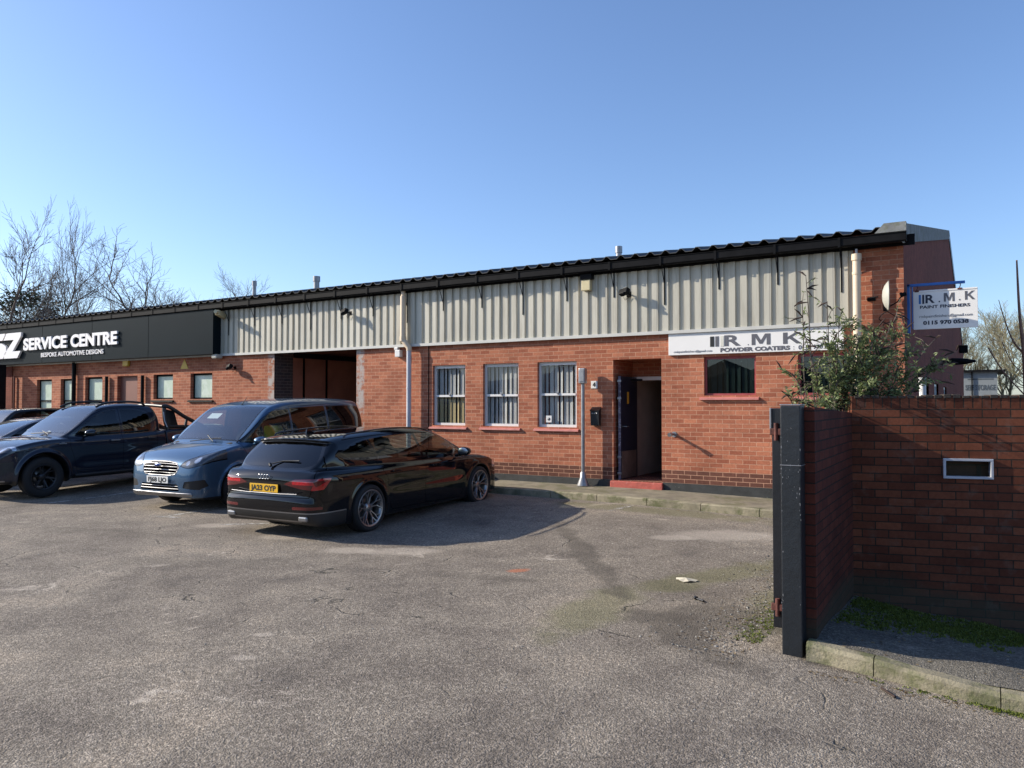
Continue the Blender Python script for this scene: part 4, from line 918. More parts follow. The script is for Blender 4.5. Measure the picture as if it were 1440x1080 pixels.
M['sign_white'] = mat('sign_white', (.76, .74, .71), .35, var=.02, dirt=((.55, .53, .48), 3., .66, .25))
M['sill'] = mat('red_sill_paint', (.44, .15, .125), .6, var=.2, vscale=8, bmp=.3, dirt=((.30, .20, .17), 12., .6, .5))
M['redframe'] = mat('red_frame_paint', (.30, .055, .055), .5, var=.2, vscale=8)
M['step'] = mat('red_step_paint', (.42, .09, .065), .6, var=.25, vscale=9, bmp=.4, dirt=((.42, .32, .28), 14., .58, .7))
M['pvc_cream'] = mat('cream_pipe', (.62, .50, .36), .45, var=.08, dirt=((.35, .26, .16), 5., .6, .4))
M['pvc_grey'] = mat('grey_pipe', (.45, .46, .50), .45, var=.08, dirt=((.25, .25, .26), 8., .6, .5))
M['galv'] = mat('galvanised_pole', (.28, .28, .29), .4, .6, var=.2, vscale=9, dirt=((.14, .10, .08), 9., .62, .5))
M['black_metal'] = mat('black_metal', (.009, .010, .013), .38, var=.3, vscale=6, spec=.5, bmp=.15, dirt=((.16, .155, .15), 4., .68, .5))
M['post_black'] = mat('post_black', (.008, .011, .015), .45, var=.25, vscale=9, spec=.5, bmp=.25, bscale=30, dirt=((.60, .60, .58), 18., .67, .9))
M['sign_black'] = mat('sign_black', (.006, .012, .016), .40, var=.1, vscale=1., spec=.05)
M['letter_white'] = mat('letter_white', (.80, .78, .78), .4, var=.03)
M['letter_grey'] = mat('letter_grey', (.10, .10, .115), .5)
M['letter_navy'] = mat('letter_navy', (.012, .014, .035), .5)
M['letter_blue'] = mat('letter_blue', (.03, .16, .42), .5)
M['letter_cream'] = mat('letter_cream', (.62, .60, .52), .5)
M['letter_black'] = mat('letter_black', (.01, .01, .01), .5)
M['blue_metal'] = mat('blue_bracket_paint', (.015, .12, .42), .4, var=.15)
M['rust'] = mat('rusty_red', (.10, .03, .022), .8, var=.4, vscale=20, bmp=.4)
M['brown'] = mat('brown_panel', (.26, .11, .075), .7, var=.2, vscale=2)
M['brown_door'] = mat('brown_door', (.17, .055, .035), .55, var=.1)
M['frost'] = mat('frosted_film', (.48, .58, .47), .3, var=.12, vscale=2.5, spec=.6, dirt=((.70, .76, .70), 3., .5, .5))
M['blind'] = mat('blind_fabric', (.52, .53, .51), .8, var=.12)
M['blind_y'] = mat('yellowed_blind', (.46, .38, .20), .8, var=.1)
M['pane'] = glass('window_glass', (.90, .90, .90), 1.45)
M['pane_dark'] = glass('dark_window_glass', (.35, .40, .40), 1.6)
M['navy_door'] = mat('navy_door', (.010, .014, .032), .45, var=.15)
M['door_edge'] = mat('scuffed_door_edge', (.10, .085, .12), .6, var=.5, vscale=14, dirt=((.55, .5, .5), 10., .52, .8))
M['kick'] = mat('kick_plate', (.11, .10, .09), .5, var=.3, vscale=6)
M['inner'] = mat('inner_wall', (.42, .38, .34), .9)
M['dish'] = mat('dish_grey', (.36, .36, .32), .5, var=.08)
M['cream_lamp'] = mat('cream_lamp', (.55, .47, .28), .4)
M['yellow'] = mat('yellow_box', (.55, .34, .03), .5)
M['bark'] = mat('bark', (.11, .09, .075), .9, var=.3, vscale=6)
M['bark_pale'] = mat('pale_bark', (.23, .20, .13), .9, var=.3, vscale=3, dirt=((.20, .22, .08), 2., .5, .6))
M['twig_red'] = mat('reddish_bark', (.28, .15, .10), .8, var=.25, vscale=5)
def leafmat(name, lo, hi):
    m, t, p = nt(name); g = t.nodes.new('ShaderNodeNewGeometry')
    r = ramp(t, g.outputs['Random Per Island'], [(0, lo), (.55, [(a + b) / 2 for a, b in zip(lo, hi)]), (1, hi)]); L(t, r.outputs[0], p.inputs['Base Color'])
    p.inputs['Roughness'].default_value = .55; p.inputs['Specular IOR Level'].default_value = .35
    tr = t.nodes.new('ShaderNodeBsdfTranslucent'); L(t, r.outputs[0], tr.inputs[0]); mx = t.nodes.new('ShaderNodeMixShader'); mx.inputs[0].default_value = .32
    L(t, p.outputs[0], mx.inputs[1]); L(t, tr.outputs[0], mx.inputs[2]); L(t, mx.outputs[0], t.nodes['Material Output'].inputs[0]); return m
M['leaf'] = leafmat('shrub_leaf', (.08, .115, .035), (.31, .36, .16))
M['ivy'] = leafmat('evergreen_leaf', (.012, .020, .012), (.035, .05, .025))
M['moss'] = leafmat('moss', (.05, .08, .012), (.20, .23, .035))
M['seed'] = mat('dried_flower_spike', (.035, .02, .015), .9)
M['litter'] = leafmat('leaf_litter', (.05, .03, .015), (.34, .26, .15))
M['stone'] = leafmat('stones', (.12, .11, .10), (.42, .40, .36))

# ------------------------------------------------------------------ the ground
def axis(a, b, fine0, fine1, fs, cs):
    v = [a]
    while v[-1] < b:
        x = v[-1]; d = 0 if fine0 <= x <= fine1 else min(abs(x - fine0), abs(x - fine1)); v.append(min(b, x + fs + d * cs))
    return v
xs = sorted(axis(-900, 900, -20, 6, .4, .25) + [-1.06, -1.03]); ys = sorted(axis(-900, 900, 0, 14, .4, .25) + [5.74, 5.77])
def cp(r, n): return ground(r, n) - (.7 if -1.04 < r < 6 and 5.76 < n < 8.2 + .25 * (r + 1) else 0)
g = MB(); g.smooth = True; nx = len(xs)
g.add([(x, y, cp(x, y)) for y in ys for x in xs], [(j * nx + i, j * nx + i + 1, (j + 1) * nx + i + 1, (j + 1) * nx + i) for j in range(len(ys) - 1) for i in range(nx - 1)])
g.build('car_park', M['asphalt'], fix=False, kind='structure')
# raised path with kerb along the building
FW = 13.06
def pz(r): return zk(r) + .105 + .012
def kn(r): return 11.87 - .045 * (r + 3.0) if r < -2.68 else 11.83
pa = MB(); st = [-12.0 + .5 * i for i in range(27)]
for a, b in zip(st[:-1], st[1:]):
    pa.add([(a, kn(a) + .12, pz(a)), (b, kn(b) + .12, pz(b)), (b, FW + .02, pz(b) + .03), (a, FW + .02, pz(a) + .03)], [(0, 1, 2, 3)])
pa.build('path', M['concrete'], fix=False, kind='structure')
kb = MB()
for i, a in enumerate([-12.0 + .915 * i for i in range(15)]):
    b = a + .905; k0, k1 = kn(a), kn(b)
    v = [(a, k0, zk(a) - .2), (b, k1, zk(b) - .2), (b, k1, pz(b) - .015), (a, k0, pz(a) - .015), (a, k0 + .02, pz(a) + .002), (b, k1 + .02, pz(b) + .002), (b, k1 + .13, pz(b) + .002), (a, k0 + .13, pz(a) + .002), (a, k0 + .13, zk(a) - .2), (b, k1 + .13, zk(b) - .2)]
    kb.add(v, [(0, 1, 2, 3), (3, 2, 5, 4), (4, 5, 6, 7), (0, 3, 4, 7, 8), (1, 9, 6, 5, 2)])
kb.build('kerb', M['kerb'], kind='structure')
p2 = MB(); p2.box(-34, -14.75, 12.0, FW + .02, -.1, .14); p2.build('path', M['concrete'], kind='structure')
# verge and its kerb by the gate
KB = [(-1.06, 5.70), (-.89, 5.70), (-.58, 5.66), (-.32, 5.61), (-.01, 5.57), (.3, 5.55), (.9, 5.53), (1.8, 5.52), (3.2, 5.55), (5, 5.6)]
def wl(s): return (-1.036 + .968 * s, 7.902 + .251 * s)
def kerbn(r):
    for (a, b), (c, d) in zip(KB[:-1], KB[1:]):
        if r <= c: return b + (d - b) * max(0, (r - a) / (c - a))
    return KB[-1][1]
vb = MB(); vb.smooth = True; NS = 24
rows = []
for r in [-1.06 + .11 * i for i in range(56)]:
    n = kerbn(r); s = (r + 1.06) / .955; wx, wy = wl(max(0, s)); wx += .01; zb = -.12 - .165 * min(s, 3); row = []
    zt = ground(r, n) + .115 - .02 * min(1, max(0, s))
    for k in range(NS + 1):
        t = k / NS; row.append((r + (wx - r) * t, n + .10 + (wy - n - .10) * t, zt + (zb - zt) * (t ** 1.7) + .012 * math.sin(7 * r + 9 * t)))
    rows.append(row)
for i in range(len(rows) - 1):
    for k in range(NS): vb.add([rows[i][k], rows[i + 1][k], rows[i + 1][k + 1], rows[i][k + 1]], [(0, 1, 2, 3)])
vo = vb.build('verge', M['verge'], fix=False, kind='structure')
kb = MB(); K2 = crs3([(r, n, 0) for r, n in KB], 6)
seg = []
for i, (r, n, _) in enumerate(K2):
    zg = ground(r, n); h = .125 - .03 * min(1, max(0, r + 1.1)) + .003 * math.sin(i * .7); w = .003 * math.sin(i * .5); seg.append([(r, n + w, zg - .2), (r, n + w, zg + h - .025), (r, n + .025 + w, zg + h), (r, n + .12, zg + h + .002), (r, n + .12, zg - .2)])
for i in range(len(seg) - 1):
    if i in (11, 26, 40): seg[i] = [(a + .006, b, c) for a, b, c in seg[i]]
    for k in range(4): kb.add([seg[i][k], seg[i + 1][k], seg[i + 1][k + 1], seg[i][k + 1]], [(0, 1, 2, 3)])
kb.add(seg[0], [(0, 1, 2, 3, 4)])
kb.build('kerb', M['kerb'], kind='structure')
# worn bay lines
def wornpaint():
    m, t, p = nt('worn_line_paint'); co = objco(t); f = ramp(t, noise(t, co, 9, 8, .75), [(.42, 0.), (.56, 1.)]).outputs[0]
    L(t, ramp(t, noise(t, co, 30, 3), [(.3, (.30, .28, .25)), (.7, (.55, .53, .48))]).outputs[0], p.inputs['Base Color']); p.inputs['Roughness'].default_value = .8
    tr = t.nodes.new('ShaderNodeBsdfTransparent'); mx = t.nodes.new('ShaderNodeMixShader'); L(t, f, mx.inputs[0]); L(t, tr.outputs[0], mx.inputs[1]); L(t, p.outputs[0], mx.inputs[2]); L(t, mx.outputs[0], t.nodes['Material Output'].inputs[0]); return m
wp = wornpaint()
for (x0, y0, x1, y1) in ((-11.0, 7.45, -11.05, 8.6), (-11.3, 7.5, -10.7, 7.6), (-9.55, 7.45, -9.0, 7.9), (-4.95, 11.1, -4.88, 11.8), (-14.3, 7.5, -14.3, 9.5)):
    q = MB(); d = Vector((x1 - x0, y1 - y0)); nn = Vector((-d.y, d.x)).normalized() * .045; k = 8; vs = []
    for i in range(k + 1):
        t = i / k; x, y = x0 + d.x * t, y0 + d.y * t
        for s in (-1, 1): vs.append((x + nn.x * s, y + nn.y * s, ground(x + nn.x * s, y + nn.y * s) + .005))
    q.add(vs, [(2 * i, 2 * i + 1, 2 * i + 3, 2 * i + 2) for i in range(k)]); q.build('bay_line', wp, fix=False, kind='structure')

# ------------------------------------------------------------------ the building
bld = empty('industrial_building', (-12, FW, 0), 0, 'long single storey red brick workshop with grey ribbed cladding under a black gutter', 'building')
BI = Matrix.Translation((12, -FW, 0))
def bpart(mb, name, m, parent=bld, **k):
    o = mb.build(name, m, parent, **k)
    if parent is bld: o.matrix_parent_inverse = BI
    return o
def wall_grid(mb, u0, u1, v0, v1, holes, n=FW):
    us = sorted({u0, u1, *[h[0] for h in holes], *[h[1] for h in holes]}); vs = sorted({v0, v1, *[h[2] for h in holes], *[h[3] for h in holes]})
    for a, b in zip(us[:-1], us[1:]):
        for c, d in zip(vs[:-1], vs[1:]):
            m_, q_ = (a + b) / 2, (c + d) / 2
            if any(h[0] < m_ < h[1] and h[2] < q_ < h[3] for h in holes): continue
            mb.add([(a, n, c), (b, n, c), (b, n, d), (a, n, d)], [(0, 1, 2, 3)], [[(a, c), (b, c), (b, d), (a, d)]])
def reveal(mb, h, dep, n=FW):
    a, b, c, d = h[:4]
    mb.add([(a, n, c), (a, n, d), (a, n + dep, d), (a, n + dep, c)], [(0, 1, 2, 3)], [[(a, c), (a, d), (a - dep, d), (a - dep, c)]])
    mb.add([(b, n, c), (b, n, d), (b, n + dep, d), (b, n + dep, c)], [(3, 2, 1, 0)], [[(b + dep, c), (b + dep, d), (b, d), (b, c)]])
    mb.add([(a, n, d), (b, n, d), (b, n + dep, d), (a, n + dep, d)], [(0, 1, 2, 3)], [[(a, d), (b, d), (b, d + dep), (a, d + dep)]])
    mb.add([(a, n, c), (b, n, c), (b, n + dep, c), (a, n + dep, c)], [(3, 2, 1, 0)], [[(a, c - dep), (b, c - dep), (b, c), (a, c)]])
W1, W2, W3 = (-9.91, -9.07, 1.25, 2.51), (-8.63, -7.79, 1.25, 2.51), (-7.36, -6.51, 1.25, 2.51)
DO = (-5.76, -4.83, .30, 2.51); W4, W5 = (-4.06, -3.18, 1.84, 2.51), (-2.51, -1.63, 1.84, 2.51)
SV = [(-25.66, -24.79, 1.30, 2.47), (-24.28, -23.45, 1.30, 2.47), (-22.94, -22.05, 1.30, 2.50), (-19.59, -18.73, 1.83, 2.51), (-17.98, -17.09, 1.83, 2.51)]; SD = (-21.30, -20.33, .2, 2.50)
GA = (-14.76, -12.07, -.1, 3.0)
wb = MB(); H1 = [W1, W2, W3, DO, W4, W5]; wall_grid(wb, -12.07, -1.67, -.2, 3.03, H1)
wall_grid(wb, -1.67, -.96, -.2, 4.34, []); w0 = MB(); wall_grid(w0, -34, -14.76, -.2, 3.03, SV + [SD])
for h in (W1, W2, W3): reveal(wb, h, .10)
for h in (W4, W5): reveal(wb, h, .09)
for h in SV + [SD]: reveal(w0, h, .13)
bpart(w0, 'wall', M['brick'], fix=False)
reveal(wb, DO, .94)
wall_grid(wb, -5.76, -4.83, 2.22, 2.51, [], FW + .94)
wb.add([(-12.07, FW, -.1), (-12.07, FW, 3.03), (-12.07, FW + .6, 3.03), (-12.07, FW + .6, -.1)], [(0, 1, 2, 3)], [[(0, -.1), (0, 3.03), (.6, 3.03), (.6, -.1)]])
bpart(wb, 'wall', M['brick'], fix=False)
w2 = MB(); w2.add([(-14.76, FW, -.1), (-14.76, FW, 3.03), (-14.76, FW + .6, 3.03), (-14.76, FW + .6, -.1)], [(0, 1, 2, 3)], [[(0, -.1), (0, 3.03), (.6, 3.03), (.6, -.1)]])
bpart(w2, 'doorway_jamb', M['brick_dark'], fix=False)
# gable end, ridge far back
FAR = 47.5
gw = MB(); rz_ = 7.42; rn = 30.0; sk = .0074
def gx(n): return -.96 + sk * (n - FW)
GH = [(17.0, 18.6, 1.2, 2.2), (20.6, 22.4, 1.2, 2.2), (25.2, 27.0, 1.2, 2.2)]
gu = sorted({FW, rn, FAR, *[h[0] for h in GH], *[h[1] for h in GH]})
for a, b in zip(gu[:-1], gu[1:]):
    hh = [h for h in GH if h[0] <= a and b <= h[1]]
    for c, d in ([(-.3, 1.2), (2.2, 3.6)] if hh else [(-.3, 3.6)]):
        gw.add([(gx(a), a, c), (gx(b), b, c), (gx(b), b, d), (gx(a), a, d)], [(0, 1, 2, 3)], [[(a, c), (b, c), (b, d), (a, d)]])
gw.add([(gx(FW), FW, 3.6), (gx(FAR), FAR, 3.6), (gx(FAR), FAR, 4.35), (gx(rn), rn, rz_), (gx(FW), FW, 4.35)], [(0, 1, 2, 3, 4)], [[(FW, 3.6), (FAR, 3.6), (FAR, 4.35), (rn, rz_), (FW, 4.35)]])
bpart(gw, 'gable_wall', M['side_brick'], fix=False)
bk = MB(); bk.box(-34, -1.2, FAR - .2, FAR, -.3, 4.3); bk.box(-34, -33.8, FW + .01, FAR - .2, -.3, 4.3)
bpart(bk, 'rear_wall', M['side_brick'])
for h in GH:
    f = MB(); a, b, c, d = h; x = gx((a + b) / 2) - .10; w = .07
    f.box(x, x + .06, a, b, c, c + w); f.box(x, x + .06, a, b, d - w, d); f.box(x, x + .06, a, a + w, c + w, d - w); f.box(x, x + .06, b - w, b, c + w, d - w); f.box(x, x + .06, (a + b) / 2 - .03, (a + b) / 2 + .03, c + w, d - w)
    fo = bpart(f, 'window', M['white']); p = MB(); p.box(x + .02, x + .03, a + w, b - w, c + w, d - w); p.build('pane', M['pane_dark'], fo)
# cladding: trapezoid ribs
cl = MB(); v = []; r = -34.0; P = .196; pts = []
while r < -1.70:
    pts += [(r, 0), (r + .010, .036), (r + .118, .036), (r + .130, 0)]; r += P
pts.append((-1.67, 0)); k = len(pts)
cl.add([(x, FW - .02 - y, z) for z in (2.99, 4.24) for x, y in pts], [(i, i + 1, k + i + 1, k + i) for i in range(k - 1)])
bpart(cl, 'cladding', M['clad'], fix=False)
d = MB(); d.box(-34, -1.65, FW - .075, FW + .0, 2.955, 2.988); d.box(-34, -1.65, FW - .081, FW - .076, 2.93, 2.988); bpart(d, 'drip_flashing', M['drip'])
# small pale sheet patch and movement joint
j = MB(); j.box(-10.025, -10.005, FW - .006, FW + .01, .33, 2.93); bpart(j, 'movement_joint', M['seam'])
# roof
rf = MB(); q = .28; pr = []; x = -34.2
while x < -1.06:
    pr += [(x, .0), (x + .06, .0), (x + .12, .058), (x + .16, .058), (x + .22, .0)]; x += q
E0, E1 = FW - .26, FW - .06
def rl(n): return 4.375 + (rz_ + .08 - 4.34) * (n - FW) / (rn - FW)
k = len(pr); rows = [(E0 + .02, rl(E0)), (rn, rl(rn)), (FAR + .3, 4.3)]
rf.add([(x + sk * max(0, n - FW), n, z + h) for n, z in rows for x, h in pr], [(j_ * k + i, j_ * k + i + 1, (j_ + 1) * k + i + 1, (j_ + 1) * k + i) for j_ in range(2) for i in range(k - 1)])
rf.add([(x, E0 + .02, rl(E0) + h) for x, h in pr] + [(x, E0 + .02, rl(E0) + h - .012) for x, h in pr], [(i, i + 1, k + i + 1, k + i) for i in range(k - 1)])
bpart(rf, 'roof', M['roof'], fix=False)
so_ = MB(); so_.box(-34, -.80, E1, FW + .02, 4.245, 4.265); so_.box(-34, -.80, E1 - .001, E1 + .02, 4.1, 4.244); bpart(so_, 'soffit', M['gutter'])
# gutter: open box section
gt = MB(); n0, n1 = FW - .27, FW - .13
prof = [(n1, 4.27), (n1, 4.15), (n1 - .02, 4.13), (n0 + .02, 4.13), (n0, 4.15), (n0, 4.255), (n0 - .012, 4.262), (n0 - .012, 4.27), (n0 + .006, 4.27), (n0 + .006, 4.155), (n0 + .022, 4.138), (n1 - .022, 4.138), (n1 - .006, 4.155), (n1 - .006, 4.27)]
kk = len(prof); ends = (-34, -.90)
gt.add([(e_, a, b) for e_ in ends for a, b in prof], [(i, (i + 1) % kk, kk + (i + 1) % kk, kk + i) for i in range(kk)] + [tuple(range(kk))])
gt.box(-.904, -.898, n0, n1, 4.13, 4.262)
gto = bpart(gt, 'gutter', M['gutter'])
for i in range(33):
    r = -.86 - .97 * (i + 1)
    b = MB(); b.box(r - .018, r + .018, n0 - .016, n0 - .013, 4.125, 4.275); b.box(r - .018, r + .018, n0 - .013, n1, 4.122, 4.128)
    if r > -16.4:
        b.tube([(r, n1 - .05, 4.12), (r, n1 - .05, 4.05), (r, FW - .075, 3.82)], .008, 5); b.box(r - .012, r + .012, FW - .066, FW - .057, 3.45 if i % 3 == 0 else 3.65, 4.24)
    b.build('gutter_bracket', M['gutter'], gto)
vs_ = MB()
for i, (a, b_) in enumerate([(FW - .24, FW + .9), (FW + .92, FW + 2.7), (FW + 2.72, FW + 5.5), (FW + 5.52, FW + 9), (FW + 9.02, FW + 13), (FW + 13.02, rn)]):
    za, zb = rl(a) + .075, rl(b_) + .075; xa, xb = gx(a) + .035, gx(b_) + .035
    vs_.add([(xa, a, za), (xb, b_, zb), (xb, b_, zb - .30), (xa, a, za - .30), (xa - .25, a, za + .01), (xb - .25, b_, zb + .01), (xb - .02, b_, zb - .30), (xa - .02, a, za - .30)], [(0, 1, 2, 3), (0, 4, 5, 1), (3, 2, 6, 7), (0, 3, 7, 4)])
vs_.add([(gx(rn) + .035, rn, rl(rn) + .075), (gx(FAR) + .035, FAR + .3, 4.42), (gx(FAR) + .035, FAR + .3, 4.2), (gx(rn) + .035, rn, rl(rn) - .1)], [(0, 1, 2, 3)])
vs_.prism([(-1.33, 4.285), (-.90, 4.285), (-.90, 4.425), (-1.20, 4.425)], FW - .262, FW - .10)
bpart(vs_, 'verge_trim', M['verge_sheet'])
# plinth
pl = MB()
for a, b in ((-12.07, -5.78), (-4.81, -.94)): pl.box(a, b, FW - .014, FW + .02, -.1, .308)
bpart(pl, 'plinth', M['plinth'])
# windows
def window(h, dep, mf, mp, rail=None, sill=None, fw=.05, blinds=None, upper=None, split=None):
    a, b, c, d = h; y0, y1 = FW + dep - .035, FW + dep + .015
    f = MB(); f.box(a, b, y0, y1, c, c + fw); f.box(a, b, y0, y1, d - fw * 1.3, d); f.box(a, a + fw, y0, y1, c + fw, d - fw * 1.3); f.box(b - fw, b, y0, y1, c + fw, d - fw * 1.3)
    if rail: f.box(a + fw, b - fw, y0 - .012, y1, rail - .022, rail + .022)
    fo = bpart(f, 'window', mf)
    p = MB()
    if rail: p.box(a + fw, b - fw, y0 + .03, y0 + .036, c + fw, rail - .022); p.box(a + fw, b - fw, y0 + .018, y0 + .024, rail + .022, d - fw * 1.3)
    else: p.box(a + fw, b - fw, y0 + .02, y0 + .026, c + fw, d - fw * 1.3)
    p.build('pane', mp, fo)
    if rail and mf is M['white']:
        l = MB(); l.bbox((a + b) / 2 - .02, (a + b) / 2 + .02, y0 - .035, y0 - .013, rail + .0, rail + .05, .006); l.build('catch', M['satin'], fo)
    if sill:
        s = MB(); s.prism([(FW + dep - .036, c - .002), (FW - .045, c - .045), (FW - .05, c - .075), (FW + .005, c - .08), (FW + dep - .036, c - .08)], a - .07, b + .05, 'x'); s.build('sill', sill, fo)
    if blinds:
        bl = MB(); x = a + .03; k = 0
        while x < b - .04:
            an = -R(16 + 14 * math.sin(k * 2.3 + a)); w = .050
            for (z0, z1, mi) in (((c, rail, 1), (rail, d, 0)) if blinds == 'y' else ((c, d, 0),)):
                bl.cur = mi; bl.add([(x - w * math.cos(an), y1 + .03 - w * math.sin(an), z0), (x + w * math.cos(an), y1 + .03 + w * math.sin(an), z0), (x + w * math.cos(an), y1 + .03 + w * math.sin(an), z1), (x - w * math.cos(an), y1 + .03 - w * math.sin(an), z1)], [(0, 1, 2, 3)])
            x += .105; k += 1
        bl.build('blind', [M['blind'], M['blind_y']], fo, fix=False)
    return fo
window(W1, .10, M['white'], M['pane'], 1.865, M['sill'], blinds='y'); window(W2, .10, M['white'], M['pane'], 1.87, M['sill'], blinds=1); w3 = window(W3, .10, M['white'], M['pane'], 1.88, M['sill'], blinds=1)
st_ = MB(); st_.box(-7.20, -7.08, FW + .058, FW + .061, 1.34, 1.47); st_.build('sticker', M['white'], w3); s2 = MB(); s2.lathe([(0, 0), (.03, 0), (.03, -.003), (0, -.003)], 'y', (-7.14, FW + .057, 1.405), 16); s2.build('sticker', M['letter_grey'], w3)
window(W4, .09, M['redframe'], M['pane_dark'], None, M['sill'], fw=.035, blinds=1); window(W5, .09, M['redframe'], M['pane_dark'], None, M['sill'], fw=.035, blinds=1)
for i, h in enumerate(SV):
    fo = window(h, .13, M['gutter'], M['frost'], 1.80 if i < 3 else None, M['gutter'], fw=.04)
sd_ = MB(); sd_.box(SD[0], SD[1], FW + .10, FW + .15, .2, 2.5); so2 = bpart(sd_, 'door', M['brown_door']); hh_ = MB(); hh_.tube([(-20.45, FW + .10, 1.2), (-20.45, FW + .05, 1.2), (-20.58, FW + .05, 1.2)], .01, 6); hh_.build('handle', M['satin'], so2)
# entrance: step, frame, outward-opened door, hallway
s_ = MB(); s_.bbox(-5.80, -4.80, FW - .07, FW + .20, .10, .292, .012); bpart(s_, 'doorstep', M['step'])
fl_ = MB(); fl_.box(-5.76, -4.83, FW + .20, FW + 5, .20, .285); bpart(fl_, 'hall_floor', M['rust'])
df = MB(); a, b, y = -5.76, -4.83, FW + .88
df.box(a, a + .06, y, y + .07, .285, 2.22); df.box(b - .06, b, y, y + .07, .285, 2.22); df.box(a + .06, b - .06, y, y + .07, 2.15, 2.22); bpart(df, 'door_frame', M['white'])
lf = MB(); lf.bbox(-5.70, -5.655, FW + .10, FW + .90, .30, 2.21, .003); lo = bpart(lf, 'door', M['navy_door'])
q = MB(); q.box(-5.702, -5.653, FW + .094, FW + .0995, .30, 2.21); q.build('door_edge', M['door_edge'], lo)
q = MB(); q.box(-5.654, -5.650, FW + .13, FW + .84, .32, .82); q.build('kick_plate', M['kick'], lo)
q = MB(); q.box(-5.654, -5.649, FW + .40, FW + .48, 1.70, 1.92); q.build('door_notice', M['yellow'], lo)
q = MB(); q.tube([(-5.80, FW + .17, 1.28), (-5.56, FW + .17, 1.28)], .010, 6); q.tube([(-5.57, FW + .17, 1.28), (-5.57, FW + .28, 1.28)], .009, 6); q.build('handle', M['satin'], lo)
for zz in (.42, .72, 1.80, 2.12):
    q = MB(); q.bbox(-5.72, -5.64, FW + .085, FW + .11, zz - .02, zz + .02, .005); q.build('lock', M['satin'], lo)
q = MB(); q.box(-5.655, -5.45, FW + .60, FW + .66, 2.13, 2.17); q.build('door_closer', M['gutter'], lo)
hl_ = MB(); hl_.box(-6.0, -5.77, FW + .96, FW + 5, .2, 2.4); hl_.box(-4.82, -4.6, FW + .96, FW + 5, .2, 2.4); hl_.box(-6.0, -4.6, FW + 5, FW + 5.1, .2, 2.4); hl_.box(-6.0, -4.6, FW + .96, FW + 5, 2.4, 2.5); bpart(hl_, 'hallway', M['inner'])
q = MB(); q.bbox(-5.52, -5.38, FW + 1.95, FW + 2.05, .29, 2.4, .008); bpart(q, 'inner_door_post', M['white']); q = MB(); q.box(-5.38, -4.83, FW + 1.98, FW + 2.02, .29, 2.4); bpart(q, 'inner_door', M['brown_door'])
# open loading bay
g_ = MB(); g_.box(-14.95, -14.78, FW + .62, FW + 8, -.1, 3.6); go_ = bpart(g_, 'bay_side_wall', M['brown'])
for yy in (FW + .95, FW + 1.75, FW + 3.0, FW + 4.3):
    q = MB(); q.box(-14.78, -14.755, yy, yy + .05, -.05, 2.86); q.build('panel_joint', M['seam'], go_)
q = MB(); q.box(-14.77, -14.66, FW + .62, FW + 7.9, 2.86, 2.98); q.build('beam', M['gutter'], go_)
g_ = MB(); g_.box(-14.78, -11.9, FW + 8, FW + 8.2, -.1, 3.6); g_.box(-12.06, -11.9, FW + .6, FW + 8, -.1, 3.6); g_.box(-14.95, -11.9, FW + .1, FW + 8, 3.6, 3.7); bpart(g_, 'bay_lining', M['inner'])
# rainwater pipes
def pipe(name, segs, parent=bld, **k):
    mb = MB()
    for pts, rad, m in segs: mb.cur = m; mb.tube(pts, rad, 14)
    o = mb.build(name, [M['pvc_cream'], M['pvc_grey']], parent, **k)
    if parent is bld: o.matrix_parent_inverse = BI
    return o
y = FW - .16
pipe('downpipe', [([(-10.59, y, 4.16), (-10.59, y, 3.90)], .045, 0), ([(-10.59, y, 4.02), (-10.59, y, 3.12)], .062, 0), ([(-10.59, y, 3.15), (-10.59, y, 3.05)], .072, 0), ([(-10.59, y, 3.08), (-10.52, y + .01, 2.99), (-10.44, y + .02, 2.90), (-10.44, y + .02, 2.84)], .060, 0), ([(-10.44, y + .02, 2.86), (-10.44, y + .02, .14)], .052, 1), ([(-10.44, y + .02, 2.05), (-10.44, y + .02, 2.02)], .058, 1), ([(-10.44, y + .02, 1.10), (-10.44, y + .02, 1.02)], .060, 1)])
y = FW - .14
pipe('downpipe', [([(-1.60, y, 4.10), (-1.60, y, 4.0)], .018, 1), ([(-1.60, y, 4.02), (-1.60, y, 3.92)], .075, 0), ([(-1.60, y, 3.95), (-1.60, y, .1)], .060, 0), ([(-1.60, y, 3.74), (-1.60, y, 3.70)], .068, 0), ([(-1.60, y, 3.05), (-1.60, y, 3.0)], .068, 0), ([(-1.60, y, 1.8), (-1.60, y, 1.74)], .068, 0)])
for (r, w, z0, z1) in ((-23.41, .06, .14, 2.95), (-21.73, .045, .14, 2.50), (-20.0, .045, .14, 2.5), (-26.95, .03, .14, 2.6)):
    q = MB(); q.tube([(r, FW - w - .02, z0), (r, FW - w - .02, z1)], w, 10); bpart(q, 'downpipe', M['gutter'] if w > .04 else M['brown_door'])
for (r, n, z0, z1, w) in ((-19.0, 16, 4.6, 5.45, .055), (-16.35, 16, 4.6, 5.36, .085), (-6.91, 16, 4.6, 5.22, .065)):
    q = MB(); q.tube([(r, n, z0), (r, n, z1)], w, 12); q.tube([(r, n, z1 - .12), (r, n, z1 + .03)], w * 1.25, 12); q.tube([(r, n, 4.75), (r, n, 4.98)], w * 1.4, 12); bpart(q, 'flue', M['galv'])
q = MB(); q.box(-27.75, -27.15, FW - .02, FW + .01, -.1, 2.95); bpart(q, 'brick_pier', M['side_brick'])
q = MB(); q.bbox(-27.3, -26.98, 12.55, 12.78, 0, 2.97, .01); bpart(q, 'canopy_post', M['gutter'])

